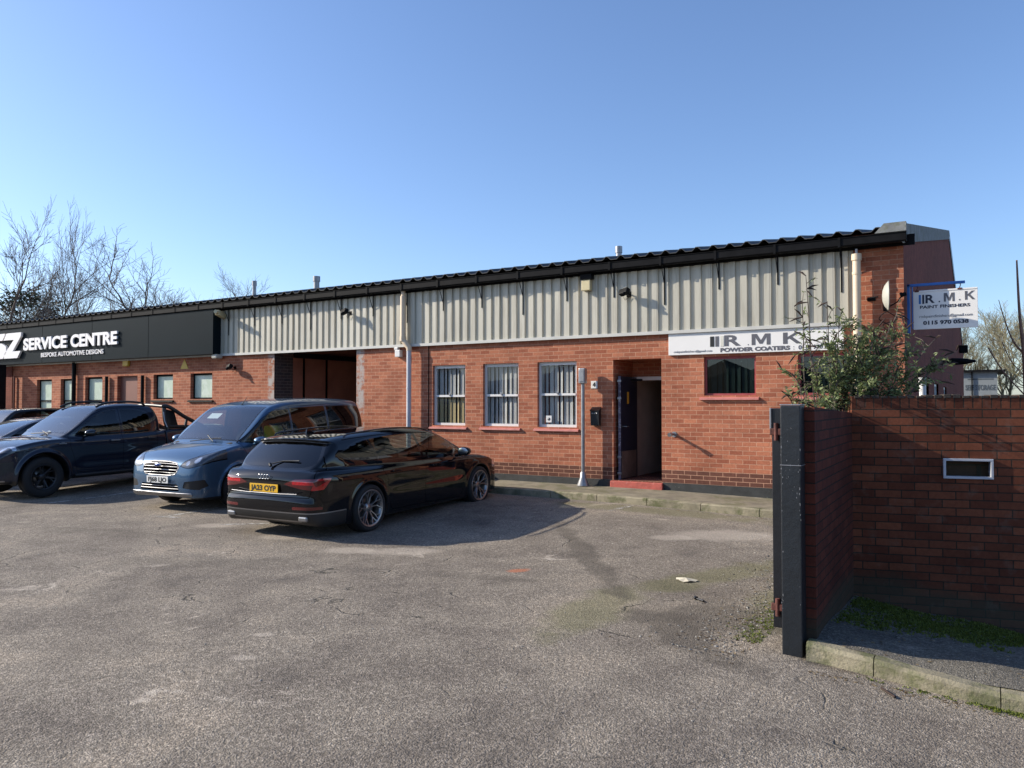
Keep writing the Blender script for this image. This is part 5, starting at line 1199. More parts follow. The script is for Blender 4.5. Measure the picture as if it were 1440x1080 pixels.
# added unseen bank behind the viewpoint, keeps horizon glow out of reflections and shade
hb_ = MB(); hb_.smooth = True; arc = []
for i in range(90):
    a = R(150 + 215 * i / 89); rr_ = 95 + 10 * math.sin(i * .7); h = 7.5 + 1.6 * math.sin(i * .9) + 1.2 * math.sin(i * 2.3) + .8 * math.sin(i * 5.1)
    arc.append([(-5 + rr_ * math.cos(a), -8 + rr_ * math.sin(a), -1.5), (-5 + (rr_ + 3) * math.cos(a), -8 + (rr_ + 3) * math.sin(a), h * .75), (-5 + (rr_ + 9) * math.cos(a), -8 + (rr_ + 9) * math.sin(a), h), (-5 + (rr_ + 60) * math.cos(a), -8 + (rr_ + 60) * math.sin(a), -1.5)])
for i in range(89):
    for k in range(3): hb_.add([arc[i][k], arc[i + 1][k], arc[i + 1][k + 1], arc[i][k + 1]], [(0, 1, 2, 3)])
hb_.build('unseen_horizon_bank', mat('horizon_bank_brown', (.045, .042, .028), .95, var=.5, vscale=.5), kind='structure')
# ------------------------------------------------------------------ signs
bx = empty('fascia_sign', (-23, 12.9, 3), 0, 'deep black fascia box sign with raised white lettering for the service centre', 'sign')
BX = Matrix.Translation((23, -12.9, -3))
def child(mb, name, m, parent, inv, **k):
    o = mb.build(name, m, parent, **k); o.matrix_parent_inverse = inv; return o
q = MB(); q.box(-34, -16.69, 12.76, FW - .06, 2.975, 4.12); child(q, 'sign_box', M['sign_black'], bx, BX)
q = MB()
for rr in (-19.4, -22.1, -24.8, -27.5, -30.2): q.box(rr - .003, rr + .003, 12.757, 12.762, 2.98, 4.12)
q.box(-34, -16.68, 12.735, 12.78, 4.12, 4.135); child(q, 'sign_trim', M['seam'], bx, BX)
def cap_text(txt, cap, r0, r1, n, z, m, parent, inv, depth=.02, bold=0., name='lettering', shear=0.):
    me, w = text_mesh(txt, cap / .70, depth=depth, bold=bold, shear=shear); me.materials.append(m)
    a = np.empty(len(me.vertices) * 3); me.vertices.foreach_get('co', a); a = a.reshape(-1, 3); lo, hi = a[:, 0].min(), a[:, 0].max(); a[:, 0] = (a[:, 0] - lo) * (r1 - r0) / (hi - lo) + r0
    if '@' not in txt:
        zl, zh = a[:, 2].min(), a[:, 2].max(); a[:, 2] = (a[:, 2] - zl) * cap / (zh - zl)
    a[:, 1] += n; a[:, 2] += z; me.vertices.foreach_set('co', a.ravel()); me.update()
    o = bpy.data.objects.new(name, me); C.objects.link(o); o.parent = parent
    if inv is not None: o.matrix_parent_inverse = inv
    return o
cap_text('SERVICE', .385, -25.80, -23.33, 12.72, 3.38, M['letter_white'], bx, BX, .022, .022)
cap_text('CENTRE', .385, -23.12, -20.76, 12.72, 3.38, M['letter_white'], bx, BX, .022, .022)
cap_text('BESPOKE AUTOMOTIVE DESIGNS', .135, -24.82, -21.48, 12.745, 3.145, M['letter_white'], bx, BX, 0.010, .002)
def block(ch, r0, r1, z0, cap, n, m, parent, inv):
    P = {'M': [(0, 0), (0, 1), (.28, 1), (.5, .42), (.72, 1), (1, 1), (1, 0), (.80, 0), (.80, .70), (.58, .10), (.42, .10), (.20, .70), (.20, 0)], 'K': [(0, 0), (0, 1), (.24, 1), (.24, .60), (.68, 1), (.97, 1), (.50, .60), (1, 0), (.72, 0), (.34, .46), (.24, .37), (.24, 0)]}[ch]
    q = MB(); q.prism([(r0 + (r1 - r0) * x, z0 + cap * z) for x, z in P], n - .001, n + .001); return child(q, 'lettering', m, parent, inv)
Z = [(-26.80, 3.97), (-25.90, 3.97), (-25.93, 3.84), (-26.42, 3.38), (-25.93, 3.38), (-26.12, 3.16), (-26.95, 3.16), (-26.90, 3.32), (-26.35, 3.75), (-26.98, 3.75)]
S = [(-27.75, 3.97), (-26.88, 3.97), (-27.06, 3.75), (-27.62, 3.75), (-27.64, 3.66), (-27.10, 3.66), (-26.84, 3.56), (-26.80, 3.38), (-27.02, 3.16), (-27.95, 3.16), (-27.85, 3.36), (-27.28, 3.36), (-27.20, 3.42), (-27.26, 3.48), (-27.80, 3.48), (-27.92, 3.56)]
for k in (Z, S):
    q = MB(); q.prism(k, 12.68, 12.745); child(q, 'emblem', M['letter_white'], bx, BX)
q = MB(); q.m = Matrix.Translation((-16.5, 12.86, 3.97)) @ Matrix.Rotation(R(-62), 4, 'Z') @ Matrix.Rotation(R(-8), 4, 'Y'); q.bbox(-.2, .25, -.06, .06, -.07, .07, .03); q.tube([(.25, 0, 0), (.34, 0, 0)], .05, 12)
tag(q.build('security_light', M['cream_lamp']), 'dull tubular lamp sticking out at the upper right corner of the black fascia sign', 'light')
q = MB(); q.bbox(-16.80, -16.60, 12.80, 13.0, 2.86, 2.972, .03); tag(q.build('bulkhead_light', M['dish']), 'small pale dome light under the right end of the black fascia sign', 'light')

rs = empty('wall_sign', (-3.2, FW, 2.55), 0, 'long white board sign reading R M K POWDER COATERS above the red framed windows', 'sign'); RS = Matrix.Translation((3.2, -FW, -2.55))
q = MB(); q.bbox(-4.68, -1.81, FW - .045, FW - .003, 2.55, 2.93, .006); child(q, 'board', M['sign_white'], rs, RS)
sn = FW - .047
for (a, b, m) in ((-3.935, -3.865, 'letter_black'), (-3.845, -3.785, 'letter_grey'), (-3.755, -3.70, 'letter_cream')):
    q = MB(); q.box(a, b, sn - .002, sn + .001, 2.675, 2.85); child(q, 'emblem', M[m], rs, RS)
cap_text('R', .185, -3.69, -3.41, sn, 2.675, M['letter_grey'], rs, RS, .001, .008); block('M', -3.235, -2.93, 2.675, .185, sn, M['letter_grey'], rs, RS); block('K', -2.73, -2.44, 2.675, .185, sn, M['letter_grey'], rs, RS)
cap_text('.', .02, -3.30, -3.28, sn, 2.675, M['letter_grey'], rs, RS, .001); 
cap_text('POWDER COATERS', .072, -3.76, -2.62, sn, 2.575, M['letter_grey'], rs, RS, .001, .006); cap_text(':', .05, -2.57, -2.555, sn, 2.58, M['letter_grey'], rs, RS, .001)
cap_text('0115 970 0538', .07, -2.49, -1.90, sn, 2.575, M['letter_navy'], rs, RS, .001, .002)
cap_text('rmkpaintfinishers@gmail.com', .038, -4.58, -3.90, sn, 2.59, M['letter_grey'], rs, RS, .001)

hs = empty('hanging_sign', (-.9, 13.3, 3.5), 0, 'white sign reading R.M.K PAINT FINISHERS hanging from a blue bracket', 'sign'); HS = Matrix.Translation((.9, -13.3, -3.5))
q = MB(); q.bbox(-.935, -.895, 13.28, 13.32, 2.78, 3.54, .004); q.bbox(-.935, -.16, 13.28, 13.32, 3.50, 3.54, .004); q.bbox(-.87, -.855, 13.285, 13.315, 2.85, 3.50, .003); child(q, 'bracket', M['blue_metal'], hs, HS)
q = MB(); q.bbox(-.85, .0, 13.285, 13.315, 2.835, 3.42, .004); q.bbox(-.78, .0, 13.278, 13.322, 3.405, 3.43, .004); child(q, 'board', M['sign_white'], hs, HS)
for rr in (-.80, -.23):
    q = MB(); q.tube([(rr, 13.30, 3.51), (rr + .012, 13.30, 3.48), (rr, 13.30, 3.45), (rr, 13.3, 3.42)], .007, 6); q.bbox(rr - .03, rr + .03, 13.272, 13.328, 3.41, 3.436, .004); child(q, 'hook', M['rust'], hs, HS)
hn = 13.283
for (a, b, m) in ((-.775, -.745, 'letter_blue'), (-.728, -.70, 'letter_navy')):
    q = MB(); q.box(a, b, hn - .001, hn + .001, 3.225, 3.365); child(q, 'emblem', M[m], hs, HS)
cap_text('R', .13, -.685, -.56, hn, 3.23, M['letter_navy'], hs, HS, .001, .005); block('M', -.44, -.30, 3.24, .13, hn, M['letter_grey'], hs, HS); block('K', -.165, -.035, 3.25, .13, hn, M['letter_grey'], hs, HS)
cap_text('.', .022, -.51, -.488, hn, 3.235, M['letter_navy'], hs, HS, .001); cap_text('.', .022, -.245, -.223, hn, 3.245, M['letter_grey'], hs, HS, .001)
cap_text('PAINT FINISHERS', .048, -.76, -.10, hn, 3.15, M['letter_navy'], hs, HS, .001, .002); cap_text('rmkpaintfinishers@gmail.com', .042, -.77, -.07, hn, 3.01, M['letter_grey'], hs, HS, .001)
cap_text('0115 970 0538', .062, -.72, -.12, hn, 2.90, M['letter_navy'], hs, HS, .001, .004)

# ------------------------------------------------------------------ fittings on the facade
def flood(r, z, label, n=FW - .06):
    e = empty('floodlight', (r, n, z), 0, label, 'light', 'floodlights on the facade')
    q = MB(); q.bbox(-.05, .05, .0, .05, -.05, .05, .01); q.tube([(0, 0, 0), (0, -.10, .03)], .012, 6); q.build('bracket', M['gutter'], e)
    q = MB(); q.m = Matrix.Translation((-.02, -.16, .02)) @ Matrix.Rotation(R(-28), 4, 'X') @ Matrix.Rotation(R(-20), 4, 'Z'); q.bbox(-.10, .10, -.05, .05, -.05, .06, .02); q.tube([(0.04, -.03, -.05), (.04, -.05, -.11)], .03, 10); q.build('lamp_head', M['gutter'], e)
    q = MB(); q.tube([(.02, -.02, -.05), (-.06, -.03, -.11), (-.10, -.01, -.05)], .004, 5); q.build('cable', M['gutter'], e)
    return e
flood(-12.22, 3.76, 'small black floodlight on the cladding above the open loading bay'); flood(-5.42, 3.69, 'small black floodlight on the cladding right of the cream box light')
flood(-16.2, 2.62, 'small dark floodlight on the brickwork right of the frosted windows', FW)
e = empty('box_light', (-6.24, FW - .06, 3.92), 0, 'cream box lamp with dark top high on the ribbed cladding', 'light')
q = MB(); q.bbox(-.09, .09, -.10, 0, -.11, .09, .012); q.build('lamp_housing', M['cream_lamp'], e); q = MB(); q.bbox(-.11, .13, -.12, 0, .092, .20, .012); q.build('hood', M['gutter'], e)
e = empty('alarm_box', (-10.80, FW, 2.80), 0, 'small white junction box beside the grey rainwater pipe', 'box')
q = MB(); q.bbox(-.07, .07, -.10, 0, -.08, .07, .012); q.build('housing', M['white'], e); q = MB(); q.bbox(-.10, .0, -.09, -.01, .072, .13, .012); q.build('sensor', M['white'], e)
q = MB(); q.bbox(-6.205, -6.075, FW - .012, FW - .0005, 1.985, 2.125, .004); pq = tag(q.build('number_sign', M['sign_white']), 'small white plaque with a black figure 4 beside the entrance', 'sign')
cap_text('4', .085, -6.17, -6.11, FW - .0135, 2.015, M['letter_black'], pq, None, .0008, .008)
e = empty('ashtray_box', (-6.09, FW, 1.46), 0, 'dark grey wall mounted cigarette bin between the pole and the doorway', 'bin')
q = MB(); q.prism([(-.01, -.17), (-.09, -.16), (-.11, .10), (-.01, .165)], -.085, .085, 'x'); q.build('box', M['black_metal'], e)
q = MB(); q.prism([(-.01, .167), (-.115, .105), (-.118, .115), (-.01, .18)], -.095, .095, 'x'); q.build('lid', M['black_metal'], e)
for k in (-1, 0, 1):
    q = MB(); q.lathe([(0, -.003), (.015, -.003), (.015, .002)], 'y', (k * .045, -.107, .06), 12); q.build('hole', M['satin'], e)
e = empty('pole_lamp', (-6.30, 12.90, pz(-6.3) + .02), 0, 'grey steel pole with a flared foot and narrow box head before the facade', 'pole')
q = MB(); q.tube([(0, 0, .2), (0, 0, 1.92)], .035, 14); q.build('pole', M['galv'], e); q = MB(); q.lathe([(.0, .0), (.115, .0), (.115, .02), (.06, .16), (.046, .26), (.036, .27)], 'z', n=20); q.build('foot', M['galv'], e)
q = MB(); q.bbox(-.065, .065, -.06, .055, 1.90, 2.19, .02); q.bbox(-.05, .05, -.068, -.058, 1.94, 2.15, .004); q.build('head', M['galv'], e)
e = empty('wall_spout', (-4.60, FW, 1.16), 0, 'short metal pipe stub poking out of the brick wall right of the doorway', 'pipe')
q = MB(); q.tube([(0, .02, 0), (0, -.20, .01), (.0, -.235, .0)], .024, 12); q.build('pipe', M['galv'], e); q = MB(); q.tube([(0, -.20, .008), (0, -.25, -.002)], .036, 12); q.tube([(0, 0, 0), (0, -.012, 0)], .05, 12); q.build('collar', M['galv'], e)
e = empty('satellite_dish', (-1.15, 12.78, 3.32), R(8), 'pale satellite dish seen edge on, mounted on the brick corner pier', 'dish')
q = MB(); q.lathe([(.0, -.085), (.08, -.078), (.15, -.055), (.20, -.02), (.225, .005), (.23, .0), (.20, -.012), (.15, -.045), (.08, -.068), (.0, -.075)], 'x', n=36); q.v = [(x, y_ * .92, z) for x, y_, z in q.v]; q.build('dish', M['dish'], e)
q = MB(); q.tube([(-.06, .0, -.02), (-.04, .18, -.12), (-.02, .28, -.12)], .014, 8); q.bbox(-.06, .02, .26, .28, -.2, -.04, .004); q.tube([(-.05, 0, -.20), (.12, 0, -.10), (.20, 0, .02)], .010, 6); q.build('arm', M['gutter'], e)
q = MB(); q.tube([(.24, 0, .02), (.17, 0, .0)], .03, 12); q.tube([(.19, 0, .01), (.16, 0, .0)], .038, 12); q.build('receiver', M['gutter'], e)
q = MB(); q.tube(crs3([(-1.15, 12.85, 3.12), (-1.3, 12.98, 3.0), (-1.12, 13.0, 2.86), (-1.3, 13.02, 2.75), (-1.25, 13.03, 2.3)]), .007, 5); q.tube(crs3([(-1.18, 12.9, 3.1), (-1.05, 13.0, 2.98), (-1.25, 13.0, 2.9), (-1.1, 13.02, 2.7), (-1.3, 13.03, 2.6)]), .007, 5)
tag(q.build('cable', M['gutter']), 'loops of black cable hanging below the satellite dish', 'cable')
q = MB(); q.tube([(-1.47, FW, 3.32), (-1.40, FW - .14, 3.33), (-1.30, FW - .16, 3.33)], .012, 6); q.bbox(-1.47, -1.35, FW - .03, FW, 3.29, 3.35, .006); tag(q.build('wall_bracket', M['gutter']), 'small dark empty bracket on the brick pier left of the satellite dish', 'bracket')
q = MB(); q.bbox(-20.95, -20.68, FW - .08, FW, 2.77, 2.98, .03); tag(q.build('alarm_box', M['yellow']), 'yellow alarm box under the fascia sign above the brown door', 'alarm')
q = MB(); q.prism([(-18.40, 2.64), (-18.06, 2.64), (-18.23, 2.90)], FW - .012, FW - .001); tag(q.build('warning_sign', M['yellow']), 'dull yellow triangular warning sign above the frosted windows', 'sign')
e = empty('side_light', (gx(24.5), 24.5, 2.87), 0, 'black bullet shaped lamp sticking out from the gable wall', 'light')
q = MB(); q.tube([(0, 0, 0), (.22, 0, 0)], .04, 8); q.bbox(-.02, .03, -.1, .1, -.12, .12, .01); q.build('arm', M['gutter'], e); q = MB(); q.lathe([(0, .16), (.08, .17), (.10, .25), (.085, .55), (.03, .80), (.0, .82)], 'x', n=18); q.build('lamp_head', M['gutter'], e)
q = MB(); q.bbox(gx(40), gx(40) + .35, 40, 40.3, 4.0, 4.35, .03); tag(q.build('security_camera', M['gutter']), 'small black box fitting high on the far end of the gable wall', 'camera')

# ------------------------------------------------------------------ yard walls, post and gate
def bwall(name, p0, p1, th, top0, top1, bot0, bot1, m, side=1, hole=None, **k):
    """upright brick wall; the seen face runs p0->p1, thickness goes to its left * side"""
    mb = MB(); a = Vector(p0); b = Vector(p1); ln = (b - a).length; d = (b - a) / ln; nn = Vector((-d.y, d.x)) * side * th
    def P(s, z, o=0): q_ = a + d * s + nn * o; return (q_.x, q_.y, z)
    us = [0, ln] if not hole else [0, hole[0], hole[1], ln]
    for i in range(len(us) - 1):
        s0, s1 = us[i], us[i + 1]; t0, t1 = top0 + (top1 - top0) * s0 / ln, top0 + (top1 - top0) * s1 / ln; b0, b1 = bot0 + (bot1 - bot0) * s0 / ln, bot0 + (bot1 - bot0) * s1 / ln
        bands = [(b0, t0, b1, t1)] if not (hole and i == 1) else [(b0, hole[2], b1, hole[2]), (hole[3], t0, hole[3], t1)]
        for (z00, z01, z10, z11) in bands:
            mb.add([P(s0, z00), P(s1, z10), P(s1, z11), P(s0, z01)], [(0, 1, 2, 3)], [[(s0, z00), (s1, z10), (s1, z11), (s0, z01)]])
    mb.add([P(0, bot0, 1), P(ln, bot1, 1), P(ln, top1, 1), P(0, top0, 1)], [(3, 2, 1, 0)], [[(0, top0), (ln, top1), (ln, bot1), (0, bot0)]])
    mb.add([P(0, top0), P(ln, top1), P(ln, top1, 1), P(0, top0, 1)], [(0, 1, 2, 3)], [[(0, top0), (ln, top1), (ln, top1 + th), (0, top0 + th)]])
    mb.add([P(0, bot0), P(0, top0), P(0, top0, 1), P(0, bot0, 1)], [(0, 1, 2, 3)], [[(.1, bot0), (.1, top0), (.1 + th, top0), (.1 + th, bot0)]])
    mb.add([P(ln, bot1), P(ln, top1), P(ln, top1, 1), P(ln, bot1, 1)], [(3, 2, 1, 0)], [[(0, bot1), (th, bot1), (th, top1), (0, top1)]])
    if hole:
        s0, s1, z0, z1 = hole
        for (A, B) in (((s0, z0), (s0, z1)), ((s1, z1), (s1, z0)), ((s0, z1), (s1, z1)), ((s1, z0), (s0, z0))):
            mb.add([P(A[0], A[1]), P(B[0], B[1]), P(B[0], B[1], .55), P(A[0], A[1], .55)], [(0, 1, 2, 3)], [[(0, 0), (.1, 0), (.1, .1), (0, .1)]])
        mb.add([P(s0, z0, .55), P(s1, z0, .55), P(s1, z1, .55), P(s0, z1, .55)], [(0, 1, 2, 3)], [[(0, 0), (.1, 0), (.1, .1), (0, .1)]])
    return tag(mb.build(name, m, fix=False), **k)
e2 = (-1.036 + .968 * 9, 7.902 + .251 * 9)
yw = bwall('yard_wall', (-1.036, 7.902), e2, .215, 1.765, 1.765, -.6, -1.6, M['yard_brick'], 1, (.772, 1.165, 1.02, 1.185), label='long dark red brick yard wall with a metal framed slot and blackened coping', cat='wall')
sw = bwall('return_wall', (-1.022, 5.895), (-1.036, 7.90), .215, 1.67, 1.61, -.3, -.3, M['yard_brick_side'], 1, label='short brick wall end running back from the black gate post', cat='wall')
# loose brick ends for a broken top edge
lb = MB()
for i in range(26):
    s = .02 + i * .0755; q0 = Vector((-1.036 + .968 * s, 7.902 + .251 * s)); dz = rnd.uniform(-.006, .012)
    lb.m = Matrix.Translation((q0.x, q0.y, 1.765)) @ Matrix.Rotation(math.atan2(.251, .968), 4, 'Z'); lb.bbox(.004, .066, -.006 + rnd.uniform(-.004, .004), .21, -.02, .006 + dz, .005)
lb.build('coping', mat('coping_brick', (.045, .035, .028), .9, var=.5, vscale=18, bmp=.5), yw)
lt = MB(); lt.m = Matrix.Translation((-1.036, 7.902, 0)) @ Matrix.Rotation(math.atan2(.251, .968), 4, 'Z')
a, b, c_, d_ = .766, 1.171, 1.012, 1.195; w = .022
for bb in ((a, b, c_, c_ + w), (a, b, d_ - w, d_), (a, a + w, c_ + w, d_ - w), (b - w, b, c_ + w, d_ - w)): lt.bbox(bb[0], bb[1], -.018, .05, bb[2], bb[3], .003)
lt.build('slot_frame', M['pvc_grey'], yw)
e = empty('gate_post', (-1.16, 5.82, 0), 0, 'square black steel gate post with chipped paint at the end of the brick wall', 'post')
q = MB(); q.bbox(-.07, .07, -.08, .07, -.35, 1.68, .008); q.build('post', M['post_black'], e); q = MB(); q.bbox(-.072, .072, -.082, .072, 1.681, 1.69, .003); q.build('cap', M['galv'], e)
q = MB(); q.bbox(-.073, .073, -.083, .073, 1.25, 1.256, .002); q.build('paint_scar', M['galv'], e)
q = MB(); rg = random.Random(21)
for _ in range(46):
    zz = rg.choice([rg.uniform(.1, 1.6), rg.gauss(1.12, .12), rg.gauss(.27, .02)]); xx = rg.choice([-.066, -.062, .062, rg.uniform(-.06, .06)]) + rg.gauss(0, .003); s_ = rg.uniform(.0012, .0045)
    q.add([(xx + s_ * math.cos(a) * rg.uniform(.5, 1), -.0806, zz + s_ * rg.uniform(1., 3.2) * math.sin(a)) for a in (0, 1.2, 2.4, 3.6, 5.)], [(0, 1, 2, 3, 4)])
q.build('paint_chips', M['galv'], e, fix=False, kind='stuff')
e = empty('gate', (-1.30, 5.95, 0), 0, 'black steel gate leaf folded back edge on behind the gate post', 'gate')
q = MB(); q.bbox(-.035, .035, 0, .05, .03, 1.66, .004); q.bbox(-.035, .035, 2.9, 2.95, .03, 1.66, .004)
for zz in (.05, .85, 1.60): q.bbox(-.02, .02, .05, 2.9, zz, zz + .05, .004)
q.build('frame', M['black_metal'], e); q = MB(); q.box(-.006, .006, .05, 2.9, .1, 1.6); q.build('sheet', M['black_metal'], e)
for zz in (.16, 1.46):
    q = MB(); q.bbox(-.045, .11, -.03, .02, zz, zz + .05, .006); q.tube([(0, -.02, zz - .04), (0, -.02, zz + .09)], .016, 10); q.build('hinge', M['rust'], e)
q = MB(); q.bbox(-.05, -.036, -.01, .05, 1.50, 1.66, .003); q.build('lock_box', M['galv'], e)
q = MB(); q.tube([(-.53, 9.5, -.2), (-.53, 9.5, 1.97)], .032, 12); q.tube([(-.53, 9.5, 1.90), (-.53, 9.5, 1.985)], .038, 12); tag(q.build('vent_pipe', M['white']), 'white plastic vent pipe rising behind the yard wall', 'pipe')

# ------------------------------------------------------------------ storage block beyond
e = empty('storage_block', (-1.5, 58.5, 0), 0, 'flat roofed grey storage block with faint lettering beyond the yard wall', 'building')
gm = mat('grey_render', (.20, .22, .23), .8, var=.1)
q = MB(); q.box(-3.5, 2.5, 0, 6, -.3, 3.80); q.build('wall', gm, e); q = MB(); q.box(-3.6, 2.95, -.3, 6.2, 3.80, 3.92)
for k in range(9): q.box(.9 + k * .13, .94 + k * .13, -.25, -.2, 3.92, 4.10 + .06 * math.sin(k * 5))
q.build('roof', M['gutter'], e)
q = MB(); q.box(1.1 - .04, 1.1 + .04, -.12, -.04, -.3, 3.8); q.build('downpipe', M['gutter'], e)
lm = mat('faded_letters', (.075, .09, .10), .8)
cap_text('SELF STORAGE', .36, .72, 2.40, -.012, 2.60, lm, e, None, .005, .01); cap_text('UNITS TO LET', .32, .80, 2.35, -.012, 2.02, lm, e, None, .005, .006) if False else None
q = MB(); q.box(.85, 2.3, -.01, -.004, 3.28, 3.36); q.build('sign_stripe', lm, e)

# ------------------------------------------------------------------ trees
def bare_tree(loc, H, seed, label, m, spread=.55, trunk=None, levels=5, nb=4, first=.22, group=None, name='bare_tree', lean=0., rtop=.014, wid=6.):
    rg = random.Random(seed); e = empty(name, loc, 0, label, 'tree', group); tr = MB(); cr = MB(); tr.smooth = cr.smooth = True
    R0 = trunk or H * .017
    def grow(p, d, ln, rad, lv, mb):
        k = 5 if lv < 2 else 4; pts = [p]; rr = [rad]; q = Vector(p); dd = Vector(d)
        for i in range(k):
            dd = (dd + Vector((rg.gauss(0, .15), rg.gauss(0, .15), rg.gauss(.03, .10)))).normalized(); q = q + dd * ln / k; pts.append(Vector(q)); rr.append(rad * (1 - .55 * (i + 1) / k) + rtop * .2)
        mb.tube(pts, [max(x, rtop * .5) for x in rr], 6 if lv < 2 else (4 if lv < 3 else 3), False)
        if lv >= levels: return
        nk = nb + (1 if lv == 0 else 0) - (1 if lv == 3 else 0)
        for j in range(nk):
            t = (.30 if lv else first) + (.98 - (.30 if lv else first)) * (j + rg.random()) / nk; i = min(int(t * k), k - 1); fr = t * k - i; b = pts[i].lerp(pts[i + 1], fr); br = rr[i] * (1 - fr) + rr[i + 1] * fr
            ax = (pts[i + 1] - pts[i]).normalized(); a = rg.random() * 6.283 + j * 2.4; o = ax.orthogonal().normalized(); o = (Quaternion(ax, a) @ o)
            sp = spread * rg.uniform(.8, 1.7); nd = (ax * math.cos(sp) + o * math.sin(sp) + Vector((0, 0, .12))).normalized()
            grow(b, nd, ln * rg.uniform(.5, .9) * (1.1 - .4 * t), br * .68, lv + 1, cr)
        grow(pts[-1], dd, ln * .62, rr[-1], lv + 1, cr)
    grow(Vector((0, 0, -.3)), Vector((lean, 0, 1)).normalized(), H * .52, R0, 0, tr)
    zs_ = sorted(v_[2] for v_ in cr.v); top = zs_[int(len(zs_) * .992)]; f_ = H / top
    cx = sum(v_[0] for v_ in cr.v) / len(cr.v); rs_ = sorted(abs(v_[0] - cx) for v_ in cr.v); g_x = wid / 2 / rs_[int(len(rs_) * .97)]
    for mb_ in (tr, cr): mb_.v = [((x - cx * min(1, max(0, z / top))) * (g_x * min(1, max(0, z / top * 2)) + f_ * (1 - min(1, max(0, z / top * 2)))), y_ * g_x, z * f_) for x, y_, z in mb_.v]
    tr.build('trunk', m, e, fix=False); cr.build('crown', m, e, fix=False)
    return e
GT = 'bare winter trees behind the building on the left'
bare_tree((-46.3, 20.7, 0), 11.8, 3, 'wide bare tree cut by the left edge of the photo', M['bark'], .62, levels=5, group=GT, wid=6.5)
bare_tree((-51.4, 27.3, 0), 14.2, 11, 'tall open bare tree rising above the left end of the sign', M['bark'], .50, levels=5, group=GT, wid=6.0)
bare_tree((-64, 43.1, 0), 15.0, 23, 'rounded bare tree standing second from the tall one above the roof', M['bark'], .62, levels=5, group=GT, wid=9)
bare_tree((-67.3, 52.7, 0), 14.9, 31, 'thin faint bare tree left of the slimmest flue', M['bark'], .5, levels=5, group=GT, wid=9)
bare_tree((-56, 40.0, 0), 10.6, 47, 'low bare tree between the tall and the rounded tree', M['bark'], .6, levels=5, group=GT, wid=8)
GR = 'pale bare trees behind the yard wall'
bare_tree((-.4, 66, 0), 8.3, 5, 'slim pale bare tree beside the far end of the gable wall', M['bark_pale'], .42, levels=5, group=GR, rtop=.012, wid=4.5)
bare_tree((1.7, 64, 0), 8.6, 9, 'pale bare tree standing just right of the grey storage block', M['bark_pale'], .42, levels=5, group=GR, rtop=.012, wid=5)
bare_tree((3.4, 60, 0), 7.6, 15, 'twiggy pale tree at the right edge of the photo', M['bark_pale'], .5, levels=5, group=GR, rtop=.012, wid=5)
bare_tree((5.2, 62, 0), 8.5, 19, 'pale bare tree partly outside the right edge', M['bark_pale'], .5, levels=4, group=GR, rtop=.012, wid=5)
e = empty('sapling', (1.02, 23.9, 0), 0, 'young reddish sapling with upright forked stems by the right edge', 'tree')
q = MB(); q.smooth = True
q.tube(crs3([(.06, 0, -.3), (.02, 0, 1.6), (-.02, 0, 3.0), (-.1, 0, 4.1), (-.14, 0, 5.45)]), [.075 - .0028 * i for i in range(21)], 8); q.build('trunk', M['twig_red'], e)
q = MB(); q.smooth = True
q.tube(crs3([(-.02, 0, 3.0), (-.25, .05, 3.35), (-.42, .1, 3.9), (-.55, .1, 4.45)]), [.03 - .0015 * i for i in range(16)], 6); q.tube(crs3([(-.02, 0, 3.1), (.06, .05, 3.4), (.06, .1, 4.1)]), .022, 6)
q.tube(crs3([(0, 0, 1.9), (-.5, .2, 2.6), (-.8, .3, 3.2)]), .018, 5); q.tube(crs3([(.02, 0, 1.5), (.4, .2, 2.4), (.6, .3, 3.3)]), .018, 5); q.tube(crs3([(.0, 0, 2.4), (-.3, -.2, 2.8), (-.5, -.3, 3.3)]), .012, 5); q.tube(crs3([(.02, 0, 2.2), (.3, -.2, 2.9), (.3, -.3, 3.9)]), .014, 5)
q.build('crown', M['twig_red'], e)
def leafclump(mb, c, rad, n, size, rg, flat=.8):
    for _ in range(n):
        d = Vector((rg.gauss(0, 1), rg.gauss(0, 1), rg.gauss(0, flat))); d = d.normalized() * rad * rg.random() ** .4; p = Vector(c) + d
        a = Vector((rg.gauss(0, 1), rg.gauss(0, 1), rg.gauss(0, 1))).normalized(); b = a.orthogonal().normalized(); b = Quaternion(a, rg.random() * 6.28) @ b; s = size * rg.uniform(.6, 1.3)
        mb.add([tuple(p - a * s), tuple(p + b * s * .4), tuple(p + a * s), tuple(p - b * s * .4)], [(0, 1, 2, 3)])
e = empty('evergreen_tree', (-47.8, 23.5, 0), 0, 'dark dense evergreen crown low behind the left end of the roof', 'tree'); q = MB(); q.tube([(0, 0, -.3), (0, 0, 6)], .2, 8); q.build('trunk', M['bark'], e)
q = MB(); rg = random.Random(4)
for i in range(60):
    a = rg.random() * 6.28; t = rg.random(); rr_ = 3.4 * (1 - .62 * t) * rg.uniform(.5, 1); leafclump(q, (rr_ * math.cos(a), rr_ * math.sin(a), 2.5 + 5.6 * t), rg.uniform(.6, 1.0), 90, .13, rg)
q.build('crown', M['ivy'], e, fix=False)

